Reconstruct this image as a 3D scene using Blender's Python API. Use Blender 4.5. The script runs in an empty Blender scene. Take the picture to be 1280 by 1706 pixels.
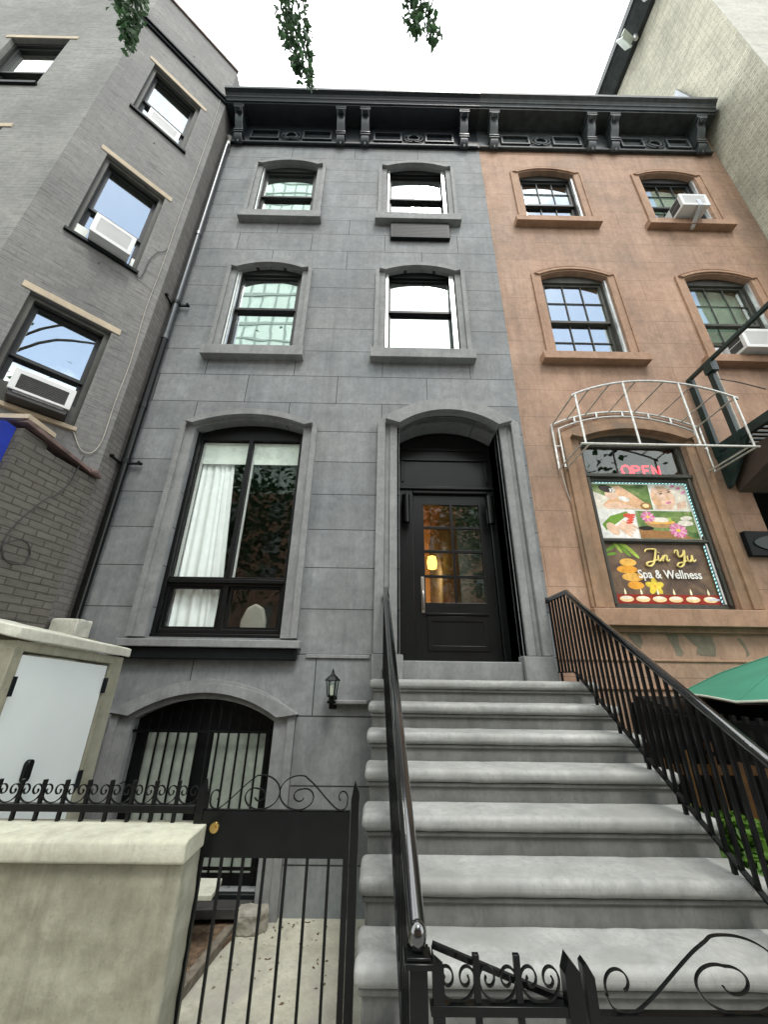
import bpy, bmesh, math, random
from mathutils import Vector, Matrix, noise
R = math.radians
random.seed(7)
scene = bpy.context.scene
COL = scene.collection

# ------------------------------------------------------------------ materials
def new_mat(name):
    m = bpy.data.materials.new(name); m.use_nodes = True
    nt = m.node_tree; b = nt.nodes['Principled BSDF']
    return m, nt, b
def N(nt, t, **kw):
    n = nt.nodes.new(t)
    for k, v in kw.items():
        if hasattr(n, k): setattr(n, k, v)
        else: n.inputs[k].default_value = v
    return n
def mth(nt, op, a, b=None, clamp=False):
    n = nt.nodes.new('ShaderNodeMath'); n.operation = op; n.use_clamp = clamp
    for i, v in enumerate((a, b)):
        if v is None: continue
        if isinstance(v, (int, float)): n.inputs[i].default_value = v
        else: nt.links.new(v, n.inputs[i])
    return n.outputs[0]
def rgb(c): return (c[0], c[1], c[2], 1)
def noise_tex(nt, vec, scale, detail=6, rough=.6, dist=0):
    n = nt.nodes.new('ShaderNodeTexNoise'); n.inputs['Scale'].default_value = scale
    n.inputs['Detail'].default_value = detail; n.inputs['Roughness'].default_value = rough
    n.inputs['Distortion'].default_value = dist
    if vec is not None: nt.links.new(vec, n.inputs['Vector'])
    return n.outputs['Fac']
def ramp(nt, fac, stops):
    r = nt.nodes.new('ShaderNodeValToRGB'); e = r.color_ramp.elements
    while len(e) > 1: e.remove(e[-1])
    e[0].position = stops[0][0]; e[0].color = rgb(stops[0][1])
    for p, c in stops[1:]:
        k = e.new(p); k.color = rgb(c)
    nt.links.new(fac, r.inputs['Fac']); return r.outputs['Color']
def mix(nt, fac, a, b, blend='MIX'):
    n = nt.nodes.new('ShaderNodeMix'); n.data_type = 'RGBA'; n.blend_type = blend
    for sock, v in ((0, fac), (6, a), (7, b)):
        if isinstance(v, (int, float)): n.inputs[sock].default_value = v
        elif isinstance(v, tuple): n.inputs[sock].default_value = rgb(v)
        else: nt.links.new(v, n.inputs[sock])
    return n.outputs[2]
def bump(nt, b, h, strength=.3, dist=.01):
    n = nt.nodes.new('ShaderNodeBump'); n.inputs['Strength'].default_value = strength
    n.inputs['Distance'].default_value = dist
    nt.links.new(h, n.inputs['Height']); nt.links.new(n.outputs[0], b.inputs['Normal'])
def pos(nt):
    g = nt.nodes.new('ShaderNodeNewGeometry'); return g.outputs['Position']
def stretch(nt, vec, s, rot=0):
    m = nt.nodes.new('ShaderNodeMapping'); m.inputs['Scale'].default_value = s
    m.inputs['Rotation'].default_value = (0, 0, rot)
    nt.links.new(vec, m.inputs['Vector']); return m.outputs[0]

def plain(name, col, rough=.5, metal=0, var=.15, nscale=8, bmp=.0, coat=0, spec=.5):
    m, nt, b = new_mat(name)
    p = pos(nt); f = noise_tex(nt, p, nscale)
    lo = tuple(c*(1-var) for c in col); hi = tuple(c*(1+var) for c in col)
    c = ramp(nt, f, [(.3, lo), (.7, hi)])
    nt.links.new(c, b.inputs['Base Color'])
    b.inputs['Roughness'].default_value = rough; b.inputs['Metallic'].default_value = metal
    b.inputs['Coat Weight'].default_value = coat; b.inputs['Specular IOR Level'].default_value = spec
    if bmp: bump(nt, b, noise_tex(nt, p, nscale*6), bmp, .01)
    return m

def stonepaint(name, cols, joints=None, streak=.25, rough=.75, bmp=.12, tint=None, jw=.012, patches=None, speck=0, drips=0):
    """mottled painted masonry; joints = function giving (u,v) row coordinates"""
    m, nt, b = new_mat(name)
    p = pos(nt)
    f1 = noise_tex(nt, p, 1.1, 8, .62, .4); f2 = noise_tex(nt, p, 9, 5, .6); 
    f3 = noise_tex(nt, stretch(nt, p, (6, 6, .5)), 1.2, 6, .6)
    f4 = noise_tex(nt, stretch(nt, p, (.7, .7, 5)), 1.6, 6, .6)
    f = mth(nt, 'ADD', mth(nt, 'MULTIPLY', f1, .42), mth(nt, 'ADD', mth(nt, 'MULTIPLY', f2, .2), mth(nt, 'ADD', mth(nt, 'MULTIPLY', f3, streak), mth(nt, 'MULTIPLY', f4, .38-streak))))
    c = ramp(nt, f, [(.36, cols[0]), (.5, cols[1]), (.64, cols[2])])
    f6 = noise_tex(nt, stretch(nt, p, (1, 1, .55)), 26, 6, .7, .6); f5 = noise_tex(nt, p, 3.3, 7, .68, 1.2)
    c = mix(nt, 1.0, c, ramp(nt, f6, [(.3, (.86, .86, .86)), (.5, (1, 1, 1)), (.7, (1.12, 1.12, 1.12))]), 'MULTIPLY')
    c = mix(nt, 1.0, c, ramp(nt, f5, [(.3, (.84, .84, .85)), (.5, (1, 1, 1)), (.68, (1.1, 1.1, 1.09))]), 'MULTIPLY')
    if tint:
        ft = noise_tex(nt, p, .6, 4); c = mix(nt, ramp(nt, ft, [(.42, (0, 0, 0)), (.66, (1, 1, 1))]), c, mix(nt, 1.0, c, tint, 'MULTIPLY'))
    h = mth(nt, 'ADD', mth(nt, 'MULTIPLY', noise_tex(nt, p, 60, 4), .3), mth(nt, 'MULTIPLY', f2, .7))
    if speck:
        fs = noise_tex(nt, p, 38, 3, .6); c = mix(nt, ramp(nt, fs, [(.64, (0, 0, 0)), (.72, (speck, speck, speck))]), c, tuple(x*.45 for x in cols[0]))
        fs2 = noise_tex(nt, p, 4.5, 6, .7, .8); c = mix(nt, ramp(nt, fs2, [(.57, (0, 0, 0)), (.7, (speck*.9, speck*.9, speck*.9))]), c, tuple(x*.62 for x in cols[0]))
    if drips:
        fd = noise_tex(nt, stretch(nt, p, (7, 7, .28)), 1.0, 5, .65, .3); c = mix(nt, ramp(nt, fd, [(.54, (0, 0, 0)), (.68, (drips, drips, drips))]), c, tuple(x*.6 for x in cols[0]))
    if patches:
        fp = noise_tex(nt, stretch(nt, p, (2.2, 2.2, .9)), 1.3, 3, .5, .6)
        c = mix(nt, ramp(nt, fp, [(.5, (0, 0, 0)), (.72, (.8, .8, .8))]), c, patches)
    if joints:
        uv, width, off, dark = joints(nt, p)
        br = nt.nodes.new('ShaderNodeTexBrick'); nt.links.new(uv, br.inputs['Vector'])
        br.inputs['Scale'].default_value = 1; br.inputs['Brick Width'].default_value = width
        br.inputs['Row Height'].default_value = 1; br.inputs['Mortar Size'].default_value = jw
        br.inputs['Mortar Smooth'].default_value = .25; br.offset = .5
        br.inputs['Color1'].default_value = (.9, .9, .9, 1); br.inputs['Color2'].default_value = (1.08, 1.08, 1.08, 1)
        br.inputs['Bias'].default_value = 0
        fj = br.outputs['Fac']
        c = mix(nt, 1.0, c, br.outputs['Color'], 'MULTIPLY') if dark >= .5 else c
        c = mix(nt, mth(nt, 'MULTIPLY', fj, dark), c, tuple(x*.32 for x in cols[0]))
        h = mth(nt, 'SUBTRACT', h, mth(nt, 'MULTIPLY', fj, 1.5))
    nt.links.new(c, b.inputs['Base Color'])
    b.inputs['Roughness'].default_value = rough; b.inputs['Specular IOR Level'].default_value = .35
    bump(nt, b, h, bmp, .012)
    return m

def ashlar(nt, p):
    s = nt.nodes.new('ShaderNodeSeparateXYZ'); nt.links.new(p, s.inputs[0])
    z = s.outputs[2]; v = None
    segs = [(-2.95, 1.87, 8), (1.87, 5.28, 7), (5.28, 6.28, 2), (6.28, 9.14, 6), (9.14, 12.05, 7), (12.05, 13.3, 3)]
    for a, b_, n in segs:
        mr = nt.nodes.new('ShaderNodeMapRange'); mr.clamp = True
        nt.links.new(z, mr.inputs[0])
        mr.inputs[1].default_value = a; mr.inputs[2].default_value = b_; mr.inputs[3].default_value = 0; mr.inputs[4].default_value = n
        v = mr.outputs[0] if v is None else mth(nt, 'ADD', v, mr.outputs[0])
    # row 15 (z 5.28) has joints at x = -.01 + 1.33 k
    u = mth(nt, 'DIVIDE', mth(nt, 'ADD', s.outputs[0], 13.3+.02-.665), .475)
    # the piers between the windows carry no upright joints
    mask = None
    for a, b_ in ((-3, 1.26), (1.87, 4.79), (6.28, 8.16), (9.555, 11.63)):
        q = mth(nt, 'MULTIPLY', mth(nt, 'GREATER_THAN', z, a), mth(nt, 'LESS_THAN', z, b_)); mask = q if mask is None else mth(nt, 'ADD', mask, q)
    u = mth(nt, 'ADD', mth(nt, 'MULTIPLY', u, mth(nt, 'SUBTRACT', 1, mask)), mth(nt, 'MULTIPLY', mask, .7))
    cb = nt.nodes.new('ShaderNodeCombineXYZ'); nt.links.new(u, cb.inputs[0]); nt.links.new(v, cb.inputs[1])
    return cb.outputs[0], 2.8, .5, .66
def brownstone(nt, p):
    s = nt.nodes.new('ShaderNodeSeparateXYZ'); nt.links.new(p, s.inputs[0])
    u = mth(nt, 'DIVIDE', mth(nt, 'ADD', s.outputs[0], 20), .47); v = mth(nt, 'DIVIDE', mth(nt, 'ADD', s.outputs[2], 9.59), .49)
    cb = nt.nodes.new('ShaderNodeCombineXYZ'); nt.links.new(u, cb.inputs[0]); nt.links.new(v, cb.inputs[1])
    return cb.outputs[0], 5.2, .5, .42

def brick(name, axis, c1, c2, mortar, w=.21, h=.072, msize=.008, dirt=.3, bmp=.6, rough=.8, er=.38, bias=0):
    m, nt, b = new_mat(name)
    p = pos(nt)
    s = nt.nodes.new('ShaderNodeSeparateXYZ'); nt.links.new(p, s.inputs[0])
    if axis == 'x': u = s.outputs[0]
    elif axis == 'y': u = s.outputs[1]
    else: u = mth(nt, 'MULTIPLY', mth(nt, 'ADD', s.outputs[0], s.outputs[1]), .7071)
    jit = mth(nt, 'MULTIPLY', mth(nt, 'SUBTRACT', noise_tex(nt, p, 5, 2), .5), .012)
    cb = nt.nodes.new('ShaderNodeCombineXYZ'); nt.links.new(mth(nt, 'ADD', u, 30), cb.inputs[0])
    nt.links.new(mth(nt, 'ADD', mth(nt, 'ADD', s.outputs[2], 5), jit), cb.inputs[1])
    br = nt.nodes.new('ShaderNodeTexBrick'); nt.links.new(cb.outputs[0], br.inputs['Vector'])
    br.inputs['Scale'].default_value = 1; br.inputs['Brick Width'].default_value = w; br.inputs['Row Height'].default_value = h
    br.inputs['Mortar Size'].default_value = msize; br.inputs['Mortar Smooth'].default_value = .3; br.inputs['Bias'].default_value = bias
    br.inputs['Color1'].default_value = rgb(c1); br.inputs['Color2'].default_value = rgb(c2); br.inputs['Mortar'].default_value = rgb(mortar)
    f1 = noise_tex(nt, p, .9, 7, .6, .3); f2 = noise_tex(nt, stretch(nt, p, (2.0, 2.0, 30)), 1.6, 4, .6)
    f3 = noise_tex(nt, p, 14, 5)
    c = br.outputs['Color']
    c = mix(nt, dirt, c, ramp(nt, f1, [(.35, (.45, .45, .43)), (.65, (1.15, 1.13, 1.08))]), 'MULTIPLY')
    c = mix(nt, dirt, c, ramp(nt, f3, [(.35, (.7, .7, .7)), (.65, (1.1, 1.1, 1.1))]), 'MULTIPLY')
    # eroded, darker joints in streaks
    em = ramp(nt, f2, [(.585, (0, 0, 0)), (.63, (1, 1, 1))])
    c = mix(nt, mth(nt, 'MULTIPLY', em, er), c, tuple(x*.33 for x in mortar))
    nt.links.new(c, b.inputs['Base Color']); b.inputs['Roughness'].default_value = rough
    b.inputs['Specular IOR Level'].default_value = .3
    hgt = mth(nt, 'SUBTRACT', mth(nt, 'MULTIPLY', f3, .35), br.outputs['Fac'])
    bump(nt, b, hgt, bmp, .012)
    return m

def glass(name, tint=(.75, .82, .78), base=.12, gain=1.0):
    m = bpy.data.materials.new(name); m.use_nodes = True; nt = m.node_tree; nt.nodes.clear()
    o = nt.nodes.new('ShaderNodeOutputMaterial'); t = nt.nodes.new('ShaderNodeBsdfTransparent'); t.inputs[0].default_value = rgb(tint)
    g = nt.nodes.new('ShaderNodeBsdfGlossy'); g.inputs['Roughness'].default_value = .004; g.inputs['Color'].default_value = (.93, .97, .95, 1)
    ge = nt.nodes.new('ShaderNodeNewGeometry'); dt = nt.nodes.new('ShaderNodeVectorMath'); dt.operation = 'DOT_PRODUCT'
    nt.links.new(ge.outputs['Normal'], dt.inputs[0]); nt.links.new(ge.outputs['Incoming'], dt.inputs[1])
    sch = mth(nt, 'ADD', .045, mth(nt, 'MULTIPLY', .955, mth(nt, 'POWER', mth(nt, 'SUBTRACT', 1, mth(nt, 'ABSOLUTE', dt.outputs['Value'])), 5)))
    w = noise_tex(nt, pos(nt), 1.7, 1); bp = nt.nodes.new('ShaderNodeBump'); bp.inputs['Strength'].default_value = .035; bp.inputs['Distance'].default_value = .05
    nt.links.new(w, bp.inputs['Height']); nt.links.new(bp.outputs[0], g.inputs['Normal'])
    f = mth(nt, 'ADD', mth(nt, 'MULTIPLY', sch, 1.3*gain), base, True)
    mx = nt.nodes.new('ShaderNodeMixShader'); nt.links.new(f, mx.inputs[0]); nt.links.new(t.outputs[0], mx.inputs[1]); nt.links.new(g.outputs[0], mx.inputs[2])
    nt.links.new(mx.outputs[0], o.inputs[0]); return m

def emis(name, col, s):
    m, nt, b = new_mat(name); b.inputs['Base Color'].default_value = rgb(col); b.inputs['Emission Color'].default_value = rgb(col)
    b.inputs['Emission Strength'].default_value = s; return m

def foliage(name, c1, c2, trans=.35):
    m, nt, b = new_mat(name)
    oi = noise_tex(nt, pos(nt), 6, 3)
    c = ramp(nt, oi, [(.3, c1), (.7, c2)]); nt.links.new(c, b.inputs['Base Color']); b.inputs['Roughness'].default_value = .5
    tr = nt.nodes.new('ShaderNodeBsdfTranslucent'); nt.links.new(c, tr.inputs[0]); mx = nt.nodes.new('ShaderNodeMixShader'); mx.inputs[0].default_value = trans
    nt.links.new(b.outputs[0], mx.inputs[1]); nt.links.new(tr.outputs[0], mx.inputs[2])
    nt.links.new(mx.outputs[0], nt.nodes['Material Output'].inputs[0]); return m

M = {}
M['gray'] = stonepaint('gray_facade_paint', [(.132, .138, .139), (.186, .193, .192), (.245, .252, .25)], ashlar, tint=(.94, 1.0, 1.03), speck=.16, drips=.22)
M['graytrim'] = stonepaint('gray_trim_paint', [(.145, .15, .15), (.20, .206, .203), (.255, .262, .258)], None, bmp=.08)
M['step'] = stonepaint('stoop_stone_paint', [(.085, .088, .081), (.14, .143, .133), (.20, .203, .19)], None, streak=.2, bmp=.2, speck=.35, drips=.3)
M['tread'] = stonepaint('worn_skylit_tread_paint', [(.18, .183, .17), (.272, .277, .26), (.36, .365, .347)], None, streak=.08, bmp=.35, patches=(.22, .224, .208), speck=.32)  # paler than the risers: wear plus skylight on the tops painted in
M['brown'] = stonepaint('brown_stucco', [(.232, .145, .095), (.332, .209, .14), (.418, .277, .193)], brownstone, tint=(.76, .82, .86), bmp=.25, streak=.3, drips=.25)
M['browntrim'] = stonepaint('brown_trim', [(.22, .13, .08), (.30, .183, .115), (.37, .235, .155)], None, streak=.3, bmp=.2)
M['brownworn'] = stonepaint('worn_brown_casing', [(.16, .10, .06), (.25, .155, .092), (.33, .21, .13)], None, streak=.34, bmp=.35, patches=(.15, .115, .08))
M['brick45'] = brick('gray_painted_brick_diagonal', 'd', (.192, .192, .187), (.218, .218, .211), (.178, .178, .172), bmp=.3, dirt=.4, er=.6)
M['brickfront'] = brick('gray_painted_brick_front', 'x', (.22, .223, .21), (.245, .248, .235), (.205, .207, .195), bmp=.28, dirt=.5, er=.5)
M['brickret'] = brick('shade_darkened_brick_return', 'y', (.135, .13, .122), (.17, .164, .154), (.11, .106, .098), bmp=.5)  # similar gray brick, with the return's shadow painted in as a darker colour
M['bricklow'] = brick('dark_olive_brick', 'y', (.112, .106, .09), (.138, .131, .112), (.068, .064, .054), h=.074, w=.215, msize=.006, bmp=1.0, dirt=.35)
M['bricklowx'] = brick('dark_olive_brick_front', 'x', (.112, .106, .09), (.138, .131, .112), (.068, .064, .054), h=.074, w=.215, msize=.006, bmp=1.0)
M['tanbrick'] = brick('tan_brick', 'y', (.49, .475, .385), (.335, .325, .262), (.35, .34, .27), h=.068, w=.2, msize=.010, bmp=.7, bias=-.3, dirt=.5, er=.3)
M['tanfront'] = stonepaint('pale_rendered_brick', [(.29, .285, .24), (.36, .355, .305), (.42, .415, .36)], None, streak=.02, bmp=.6)
M['black'] = plain('black_iron_paint', (.004, .0046, .0044), .22, var=.3, nscale=14, bmp=.03, spec=.22)
M['blackgloss'] = plain('glossy_black_rail_paint', (.004, .0046, .0044), .12, var=.3, nscale=9, bmp=.02, spec=1.0, coat=1.0)
M['blackmatte'] = plain('black_matte_paint', (.006, .008, .0085), .5, var=.3, bmp=.05, spec=.15)
M['cornice'] = plain('black_cornice_paint', (.012, .016, .02), .33, var=.35, nscale=5, bmp=.2, spec=.4)
M['cornicebr'] = plain('weathered_brown_cornice_paint', (.035, .043, .043), .5, var=.45, nscale=6, bmp=.3, spec=.4)
M['door'] = plain('black_door_paint', (.009, .010, .0105), .3, var=.2, nscale=5, spec=.3)
M['frame'] = plain('dark_window_frame', (.018, .02, .019), .45, var=.2, spec=.3)
M['frameblack'] = plain('black_window_frame', (.005, .0056, .0058), .38, var=.2, spec=.2)
M['olive'] = stonepaint('weathered_olive_frame', [(.03, .03, .024), (.05, .05, .041), (.08, .08, .066)], None, streak=.3, rough=.6, bmp=.1)
M['silver'] = plain('aluminium_track', (.55, .56, .55), .35, .7, var=.15)
M['white'] = plain('white_enamel', (.60, .61, .59), .4, var=.06, nscale=3)
M['whitedoor'] = plain('white_painted_steel', (.64, .69, .67), .42, var=.035, nscale=2.2, bmp=.01)
M['acgrill'] = plain('ac_grille_gray', (.16, .16, .155), .6, var=.3, nscale=20)
M['acdark'] = plain('ac_case_dark', (.035, .034, .032), .6, var=.4)
M['concrete'] = stonepaint('stucco_concrete', [(.16, .158, .112), (.24, .238, .178), (.34, .338, .27)], None, streak=.2, rough=.9, bmp=.5, tint=(.88, .84, .78), patches=(.30, .30, .24), speck=.3, drips=.3)
M['wallcap'] = stonepaint('stucco_cap', [(.27, .27, .205), (.365, .362, .285), (.46, .457, .375)], None, streak=.1, rough=.9, bmp=.45, speck=.3)
M['coping'] = stonepaint('pale_concrete_cap', [(.36, .362, .29), (.45, .452, .38), (.54, .54, .46)], None, streak=.1, rough=.9, bmp=.35)
M['areaway'] = stonepaint('areaway_concrete', [(.27, .265, .21), (.40, .395, .33), (.5, .5, .43)], None, streak=.1, rough=.9, bmp=.3, tint=(.9, .88, .82), patches=(.31, .3, .26), speck=.4)
M['sidewalk'] = stonepaint('sidewalk_concrete', [(.28, .275, .26), (.36, .355, .34), (.44, .435, .42)], None, streak=.1, rough=.9, bmp=.3)
M['asphalt'] = plain('asphalt', (.05, .05, .052), .9, var=.3, nscale=30, bmp=.4)
M['soil'] = plain('soil_and_leaf_litter', (.13, .085, .05), .95, var=.6, nscale=22, bmp=1)
M['rock'] = stonepaint('rough_granite', [(.17, .16, .13), (.29, .275, .23), (.4, .385, .33)], None, streak=.1, rough=.9, bmp=.9)
M['timber'] = plain('weathered_timber', (.15, .13, .1), .85, var=.4, nscale=16, bmp=.5)
M['lintel'] = plain('tan_lintel_stone', (.42, .35, .25), .8, var=.15, nscale=7, bmp=.3)
M['curtain'] = plain('white_sheer_curtain', (.93, .95, .95), .9, var=.04)
M['blind'] = plain('pale_roller_blind', (.86, .9, .84), .9, var=.04)
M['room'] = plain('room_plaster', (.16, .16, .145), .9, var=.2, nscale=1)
M['roomwarm'] = plain('hall_wall_plaster', (.5, .30, .13), .8, var=.25, nscale=2)
M['chair'] = plain('cream_chair', (.45, .43, .38), .7, var=.05)
M['brass'] = plain('polished_brass', (.8, .55, .2), .22, 1, var=.1)
M['steel'] = plain('brushed_steel', (.62, .6, .55), .3, 1, var=.1)
M['galv'] = plain('galvanised_tube', (.5, .5, .46), .35, .55, var=.3, nscale=18)
M['patch'] = stonepaint('peeled_plaster', [(.10, .085, .06), (.16, .14, .10), (.22, .19, .145)], None, streak=.2, rough=.9, bmp=.5)
M['greensteel'] = plain('dark_green_paint', (.006, .02, .017), .45, var=.35, nscale=9, bmp=.1)
M['rust'] = plain('rusty_copper_flashing', (.13, .085, .075), .7, var=.4, nscale=9, bmp=.4)
M['blue'] = plain('blue_awning_cloth', (.008, .028, .3), .6, var=.2)
M['greencloth'] = plain('green_umbrella_cloth', (.03, .17, .105), .8, var=.12, nscale=3)
M['under'] = plain('umbrella_underside', (.06, .04, .03), .9)
M['pipelight'] = plain('sky_grayed_downpipe', (.045, .05, .053), .3, .3, var=.2)  # sky reflection on the black upper pipe, painted in as gray
M['flash'] = plain('sheet_metal', (.25, .27, .29), .4, .5, var=.2)
M['slat'] = plain('amber_wood_slat', (.30, .145, .035), .5, var=.35, nscale=10)
M['cabw'] = plain('cream_cable', (.40, .38, .33), .7); M['cabd'] = plain('dark_cable', (.03, .03, .03), .6)
M['leaf'] = foliage('ginkgo_leaves', (.035, .085, .035), (.075, .15, .06), .3)
M['ivy'] = foliage('ivy_leaves', (.06, .16, .02), (.2, .38, .05), .35)
M['bark'] = plain('tree_bark', (.09, .075, .06), .95, var=.4, nscale=12, bmp=.8)
M['glass'] = glass('window_glass', base=.16)
M['glassclear'] = glass('clear_glass', (.86, .92, .88), base=.03, gain=.75)
M['glassdoor'] = glass('door_glass', (.88, .9, .87), base=.025)
M['glasstrans'] = glass('transom_glass', (.85, .88, .86), base=.0, gain=.7)
M['glassroom'] = glass('parlour_glass', (.965, .985, .972), base=.0, gain=.55)
M['glassmirror'] = glass('reflective_glass', (.7, .78, .75), base=.34)
M['frost'] = stonepaint('frosted_pane', [(.20, .235, .195), (.27, .305, .26), (.34, .375, .325)], None, streak=.3, rough=.25, bmp=.02)
M['lamp'] = emis('lantern_glow', (1, .55, .12), 2.2)
M['bulb'] = plain('frosted_bulb', (.8, .78, .68), .4, var=.03)
M['neon'] = emis('red_neon', (1, .015, .05), 1.1)
M['teal'] = emis('teal_led', (.4, .9, .9), .4); M['tealdark'] = plain('teal_led_strip', (.02, .09, .11), .5)
M['tower'] = plain('pale_glass_tower', (.72, .86, .78), .5, var=.08, nscale=.2)
M['towergrid'] = plain('tower_mullion', (.36, .44, .4), .6)
M['oppbrick'] = plain('brownstone_opposite', (.3, .17, .11), .85, var=.3, nscale=1.5)
M['oppglass'] = plain('opposite_window', (.2, .22, .22), .2, var=.3, nscale=2)
M['flood'] = plain('floodlight_case', (.65, .72, .66), .4)
def flat(name, c, r=.55): 
    m = plain(name, tuple(min(.9, x*.92) for x in c), .07, var=.22, nscale=17, spec=.35); return m

# ------------------------------------------------------------------ builders
class MB:
    def __init__(s, T=None): s.bm = bmesh.new(); s.T = T
    def v(s, p):
        p = Vector(p); 
        if s.T is not None: p = s.T @ p
        return s.bm.verts.new(p)
    def f(s, vs):
        try: return s.bm.faces.new(vs)
        except ValueError: return None
    def box(s, x0, x1, y0, y1, z0, z1):
        a = [s.v((x, y, z)) for x in (x0, x1) for y in (y0, y1) for z in (z0, z1)]
        for q in ((0,1,3,2),(4,6,7,5),(0,4,5,1),(2,3,7,6),(0,2,6,4),(1,5,7,3)): s.f([a[i] for i in q])
        return s
    def prism(s, poly, d0, d1, axis='x'):
        """poly in the plane across axis: x->(y,z), y->(x,z), z->(x,y)"""
        def P(q, d): return (d, q[0], q[1]) if axis == 'x' else ((q[0], d, q[1]) if axis == 'y' else (q[0], q[1], d))
        a = [s.v(P(q, d0)) for q in poly]; b = [s.v(P(q, d1)) for q in poly]; n = len(poly)
        s.f(a[::-1]); s.f(b)
        for i in range(n): s.f([a[i], a[(i+1)%n], b[(i+1)%n], b[i]])
        return s
    def tube(s, pts, r, seg=8, closed=False, flatten=None):
        pts = [Vector(p) for p in pts]; rings = []; n = len(pts)
        up = None
        for i, p in enumerate(pts):
            if closed: t = pts[(i+1)%n]-pts[i-1]
            else: t = pts[min(i+1, n-1)]-pts[max(i-1, 0)]
            t.normalize()
            if up is None:
                ref = Vector((0,0,1)) if abs(t.z) < .9 else Vector((1,0,0)); a = t.cross(ref).normalized()
            else:
                a = (up - t*up.dot(t)); a = a.normalized() if a.length > 1e-6 else t.orthogonal().normalized()
            up = a; b = t.cross(a); rr = r[i] if isinstance(r, (list, tuple)) else r
            rings.append([s.v(p + (a*math.cos(k*2*math.pi/seg+math.pi/seg)+b*math.sin(k*2*math.pi/seg+math.pi/seg))*rr) for k in range(seg)])
        m = n if closed else n-1
        for i in range(m):
            A, B = rings[i], rings[(i+1)%n]
            for k in range(seg): s.f([A[k], A[(k+1)%seg], B[(k+1)%seg], B[k]])
        if not closed: s.f(rings[0][::-1]); s.f(rings[-1])
        return s
    def ribbon(s, pts, w, t, wdir=(0,1,0)):
        """flat bar bent along pts lying in a plane with normal wdir; w across, t thick"""
        pts = [Vector(p) for p in pts]; wd = Vector(wdir).normalized(); rings = []
        for i, p in enumerate(pts):
            tg = (pts[min(i+1, len(pts)-1)]-pts[max(i-1, 0)]).normalized(); n = tg.cross(wd).normalized()
            rings.append([s.v(p+n*(t/2)*a+wd*(w/2)*b) for a, b in ((1,1),(1,-1),(-1,-1),(-1,1))])
        for A, B in zip(rings, rings[1:]):
            for k in range(4): s.f([A[k], A[(k+1)%4], B[(k+1)%4], B[k]])
        s.f(rings[0][::-1]); s.f(rings[-1]); return s
    def lathe(s, prof, c, seg=16):
        rings = []
        for r, z in prof:
            rings.append([s.v((c[0]+r*math.cos(2*math.pi*k/seg), c[1]+r*math.sin(2*math.pi*k/seg), c[2]+z)) for k in range(seg)])
        for A, B in zip(rings, rings[1:]):
            for k in range(seg): s.f([A[k], A[(k+1)%seg], B[(k+1)%seg], B[k]])
        s.f(rings[0][::-1]); s.f(rings[-1]); return s
    def band(s, inner, outer, y0, y1):
        """band between two point chains of (x,z), from y0 (front) to y1 (back)"""
        n = len(inner)
        A = [s.v((x, y0, z)) for x, z in inner]; B = [s.v((x, y0, z)) for x, z in outer]
        C = [s.v((x, y1, z)) for x, z in inner]; D = [s.v((x, y1, z)) for x, z in outer]
        for i in range(n-1):
            s.f([A[i], A[i+1], B[i+1], B[i]]); s.f([D[i], D[i+1], C[i+1], C[i]])
            s.f([B[i], B[i+1], D[i+1], D[i]]); s.f([C[i], C[i+1], A[i+1], A[i]])
        s.f([A[0], B[0], D[0], C[0]]); s.f([A[-1], C[-1], D[-1], B[-1]]); return s
    def plate(s, outer, holes, y0, y1):
        """flat plate in the xz plane with holes, thickness y0..y1"""
        tmp = bmesh.new(); ed = []
        for loop in [outer]+list(holes):
            vs = [tmp.verts.new((x, y0, z)) for x, z in loop]
            ed += [tmp.edges.new((vs[i], vs[(i+1)%len(vs)])) for i in range(len(vs))]
        bmesh.ops.triangle_fill(tmp, edges=ed, use_beauty=True, use_dissolve=False, normal=(0,-1,0))
        fs = list(tmp.faces); r = bmesh.ops.extrude_face_region(tmp, geom=fs)
        for e in r['geom']:
            if isinstance(e, bmesh.types.BMVert): e.co.y = y1
        mp = {}
        for v in tmp.verts: mp[v] = s.v(v.co)
        for f in tmp.faces: s.f([mp[v] for v in f.verts])
        tmp.free(); return s
    def build(s, name, mat, parent=None, smooth=False, bevel=0, seg=2, label=None):
        bmesh.ops.recalc_face_normals(s.bm, faces=s.bm.faces[:])
        if parent is not None:
            off = wloc(parent)
            for v in s.bm.verts: v.co -= off
        me = bpy.data.meshes.new(name); s.bm.to_mesh(me); s.bm.free()
        if isinstance(mat, (list, tuple)):
            for m in mat: me.materials.append(m)
        else: me.materials.append(mat)
        if smooth:
            for p in me.polygons: p.use_smooth = True
            try: me.set_sharp_from_angle(angle=R(40))
            except Exception: pass
        o = bpy.data.objects.new(name, me); COL.objects.link(o)
        if parent is not None: o.parent = parent
        if bevel:
            md = o.modifiers.new('bevel', 'BEVEL'); md.width = bevel; md.segments = seg; md.limit_method = 'ANGLE'; md.angle_limit = R(35)
            md.harden_normals = False
            for p in me.polygons: p.use_smooth = True
            try: me.set_sharp_from_angle(angle=R(50))
            except Exception: pass
        if label: o['label'] = label
        return o
TEX = bpy.data.textures.new('worn_edges', 'CLOUDS'); TEX.noise_scale = .16; TEX.noise_depth = 4
TEX2 = bpy.data.textures.new('chips', 'CLOUDS'); TEX2.noise_scale = .05; TEX2.noise_depth = 2
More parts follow.
